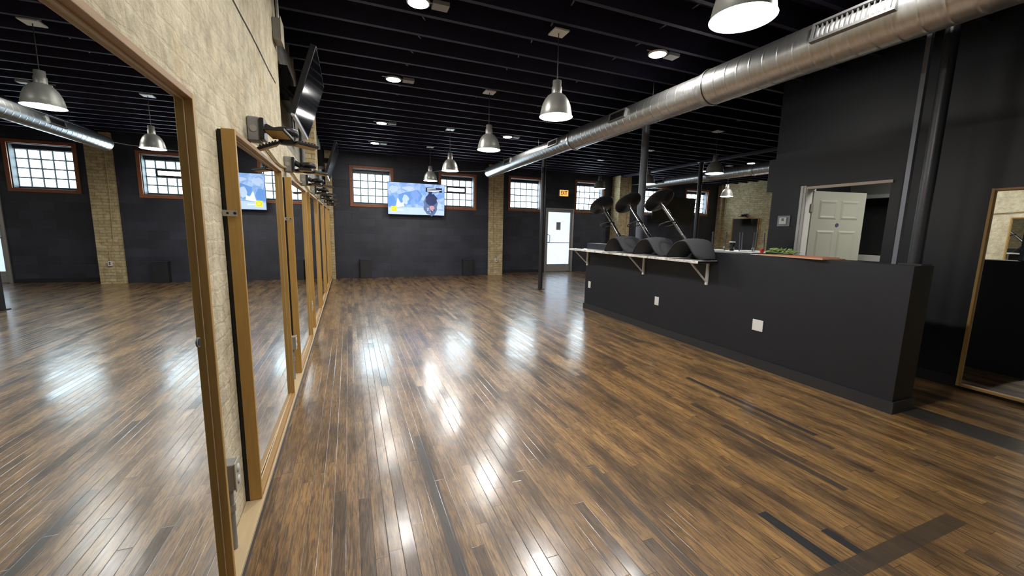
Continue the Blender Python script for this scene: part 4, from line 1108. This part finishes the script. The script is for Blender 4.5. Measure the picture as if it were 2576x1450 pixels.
# things on top of the half wall
t = thing('board', 'tan and red boards lying flat on top of the half wall', 'board', (4.10, 2.55, HZ))
mxb = Matrix.Translation((4.11, 2.60, HZ)) @ Matrix.Rotation(math.radians(-6), 4, 'Z')
MB().box(-0.15, 0.13, -0.32, 0.36, 0.001, 0.011, mxb).build('lower_board', M['board_tan'], t)
MB().box(-0.10, 0.12, -0.28, 0.10, 0.0115, 0.018, mxb).build('upper_card', M['board_red'], t)
t = thing('paper', 'small white paper under the far end of the boards', 'paper', (4.05, 2.98, HZ))
MB().box(4.00, 4.12, 2.962, 3.06, HZ + 0.0005, HZ + 0.003).build('sheet', M['white'], t)
t = thing('flower_bunch', 'wrapped green bunch with one red flower lying on the boards', 'flowers', (4.12, 2.85, HZ + 0.011))
lf = MB()
bx, by = 4.13, 2.84
for k_ in range(60):
    u = random.random(); y = by + 0.12 - 0.30 * u
    c = Vector((bx + random.uniform(-0.05, 0.05) , y, HZ + 0.04 + random.uniform(0.0, 0.035)))
    a_ = Vector((random.uniform(-1, 1), random.uniform(-1, 0.4), random.uniform(-0.1, 0.4))).normalized() * random.uniform(0.022, 0.04)
    b_ = a_.orthogonal().normalized() * random.uniform(0.008, 0.016)
    lf.face([c - a_, c + b_, c + a_, c - b_])
lf.tube([(bx, by + 0.14, HZ + 0.038), (bx + 0.005, by, HZ + 0.034), (bx, by - 0.16, HZ + 0.032)], 0.008, 6)
lf.build('leaves', M['leaf'], t)
fl = MB()
fc = Vector((bx - 0.01, by + 0.170, HZ + 0.042))
for k_ in range(16):
    a_ = 2 * PI * k_ / 8; r_ = 0.018 if k_ < 8 else 0.009
    c = fc + Vector((r_ * math.cos(a_), 0.008, r_ * math.sin(a_)))
    fl.ball(c, 0.011, 8, 0.8)
fl.build('bloom', M['red'], t)

# thermostat
t = thing('thermostat', 'white thermostat in a clear guard on the dark wall beside the door', 'thermostat', (XR, 3.64, 1.585))
MB().box(XR - 0.012, XR - 0.001, 3.555, 3.72, 1.515, 1.655).build('guard', M['clear'], t, bevel=0.006)
MB().box(XR - 0.030, XR - 0.0125, 3.59, 3.685, 1.540, 1.632).build('body', M['white'], t, bevel=0.005)
MB().box(XR - 0.0325, XR - 0.0303, 3.622, 3.652, 1.585, 1.620).build('display', M['lcd'], t)

# ------------------------------------------------------------------ white table with upturned chairs in the far bay
TZ = 0.955
t = thing('high_table', 'white topped high table behind the half wall', 'table', (9.9, 7.9, 0))
MB().box(9.15, 10.75, 6.95, 8.35, TZ - 0.04, TZ).build('tabletop', M['tablewhite'], t, bevel=0.006)
for (x, y) in ((9.25, 7.05), (10.65, 7.05), (9.25, 8.25), (10.65, 8.25)):
    MB().cyl((x, y, 0), (x, y, TZ - 0.0405), 0.03, n=14).build('leg', M['blackmetal'], t)
t = thing('cup', 'black tumbler with a white lid on the white table', 'cup', (9.66, 7.95, TZ))
MB().lathe([(0.001, 0.0005), (0.055, 0.0005), (0.075, 0.22), (0.001, 0.22)], (9.66, 7.95, TZ), 28).build('cup_body', M['blackplastic'], t)
MB().lathe([(0.078, 0.2205), (0.080, 0.236), (0.07, 0.244), (0.001, 0.244)], (9.66, 7.95, TZ), 28).build('lid', M['white'], t)
def upturned(loc, rz, lab):
    x, y, z = loc
    t = thing('upturned_chair', lab, 'chair', loc, 'upturned black chairs on the white table')
    mx = Matrix.Translation(loc) @ Matrix.Rotation(rz, 4, 'Z')
    MB().box(-0.17, 0.17, -0.17, 0.17, 0.003, 0.022, mx).build('seat', M['tablewhite'], t, bevel=0.006)
    for a_ in (-1, 1):
        for b_ in (-1, 1):
            MB().cyl(mx @ Vector((0.155 * a_, 0.155 * b_, 0.0225)), mx @ Vector((0.17 * a_, 0.17 * b_, 0.50)), 0.014, n=10).build('leg', M['pole_grey'], t)
    f = MB().tube([mx @ Vector((0.16 * math.cos(q) , -0.155 + 0.02, 0.035 + 0.08 * math.sin(q))) for q in [PI * k_ / 12 for k_ in range(13)]], 0.009, 6)
    f.build('back_hoop', M['alu'], t)
    return t
u0 = upturned((9.86, 7.65, TZ), 0.5, 'upturned thin-legged chair on the white table, in front of the framed mirror')
dup(u0, (10.35, 7.28, TZ), 'upturned thin-legged chair at the right edge of the white table', -0.3)
dup(u0, (9.36, 8.12, TZ), 'upturned thin-legged chair at the left edge of the white table', 0.2)

# ------------------------------------------------------------------ lights
def area(name, loc, rot, sx, sy, e, col):
    ld = bpy.data.lights.new(name, 'AREA'); ld.shape = 'RECTANGLE'; ld.size = sx; ld.size_y = sy; ld.energy = e; ld.color = col
    o = bpy.data.objects.new(name, ld); COL.objects.link(o); o.location = loc; o.rotation_euler = rot
    return o
# unseen soft fill lamp added behind the camera
area('rear_fill', (2.4, -3.8, 1.8), (math.radians(-90), 0, PI), 4.0, 2.0, 5.0, (0.9, 0.95, 1.0))
# room light inside the box room behind the open door
area('box_room_light', (6.1, 1.9, 2.5), (0, 0, 0), 0.6, 0.6, 34.0, (1.0, 0.98, 0.9))

wd = bpy.data.worlds.new('World'); sc.world = wd; wd.use_nodes = True
bg = wd.node_tree.nodes['Background']; bg.inputs[0].default_value = (0.75, 0.85, 1.0, 1); bg.inputs[1].default_value = 0.4

# ------------------------------------------------------------------ camera
def rot(yaw, pit, roll):
    cy, sy, cp, sp = math.cos(yaw), math.sin(yaw), math.cos(pit), math.sin(pit)
    f = Vector((sy * cp, cy * cp, sp)); r = Vector((cy, -sy, 0)); u = r.cross(f)
    c, s_ = math.cos(roll), math.sin(roll)
    return c * r + s_ * u, -s_ * r + c * u, f
r, u, f = rot(0.385831599, -0.144566395, 0.0211302137)
cam = bpy.data.cameras.new('camera'); co = bpy.data.objects.new('camera', cam); COL.objects.link(co)
co.matrix_world = Matrix(((r.x, u.x, -f.x, 0), (r.y, u.y, -f.y, 0), (r.z, u.z, -f.z, 1.4), (0, 0, 0, 1)))
cam.sensor_width = 36.0; cam.sensor_fit = 'HORIZONTAL'; cam.lens = 36.0 * 1011.04 / 2576.0
cam.clip_start = 0.02; cam.clip_end = 100
sc.camera = co
sc.view_settings.view_transform = 'Standard'
sc.view_settings.look = 'None'
sc.view_settings.exposure = 0.55
sc.cycles.max_bounces = 10; sc.cycles.glossy_bounces = 6; sc.cycles.diffuse_bounces = 5
sc.cycles.sample_clamp_indirect = 6.0
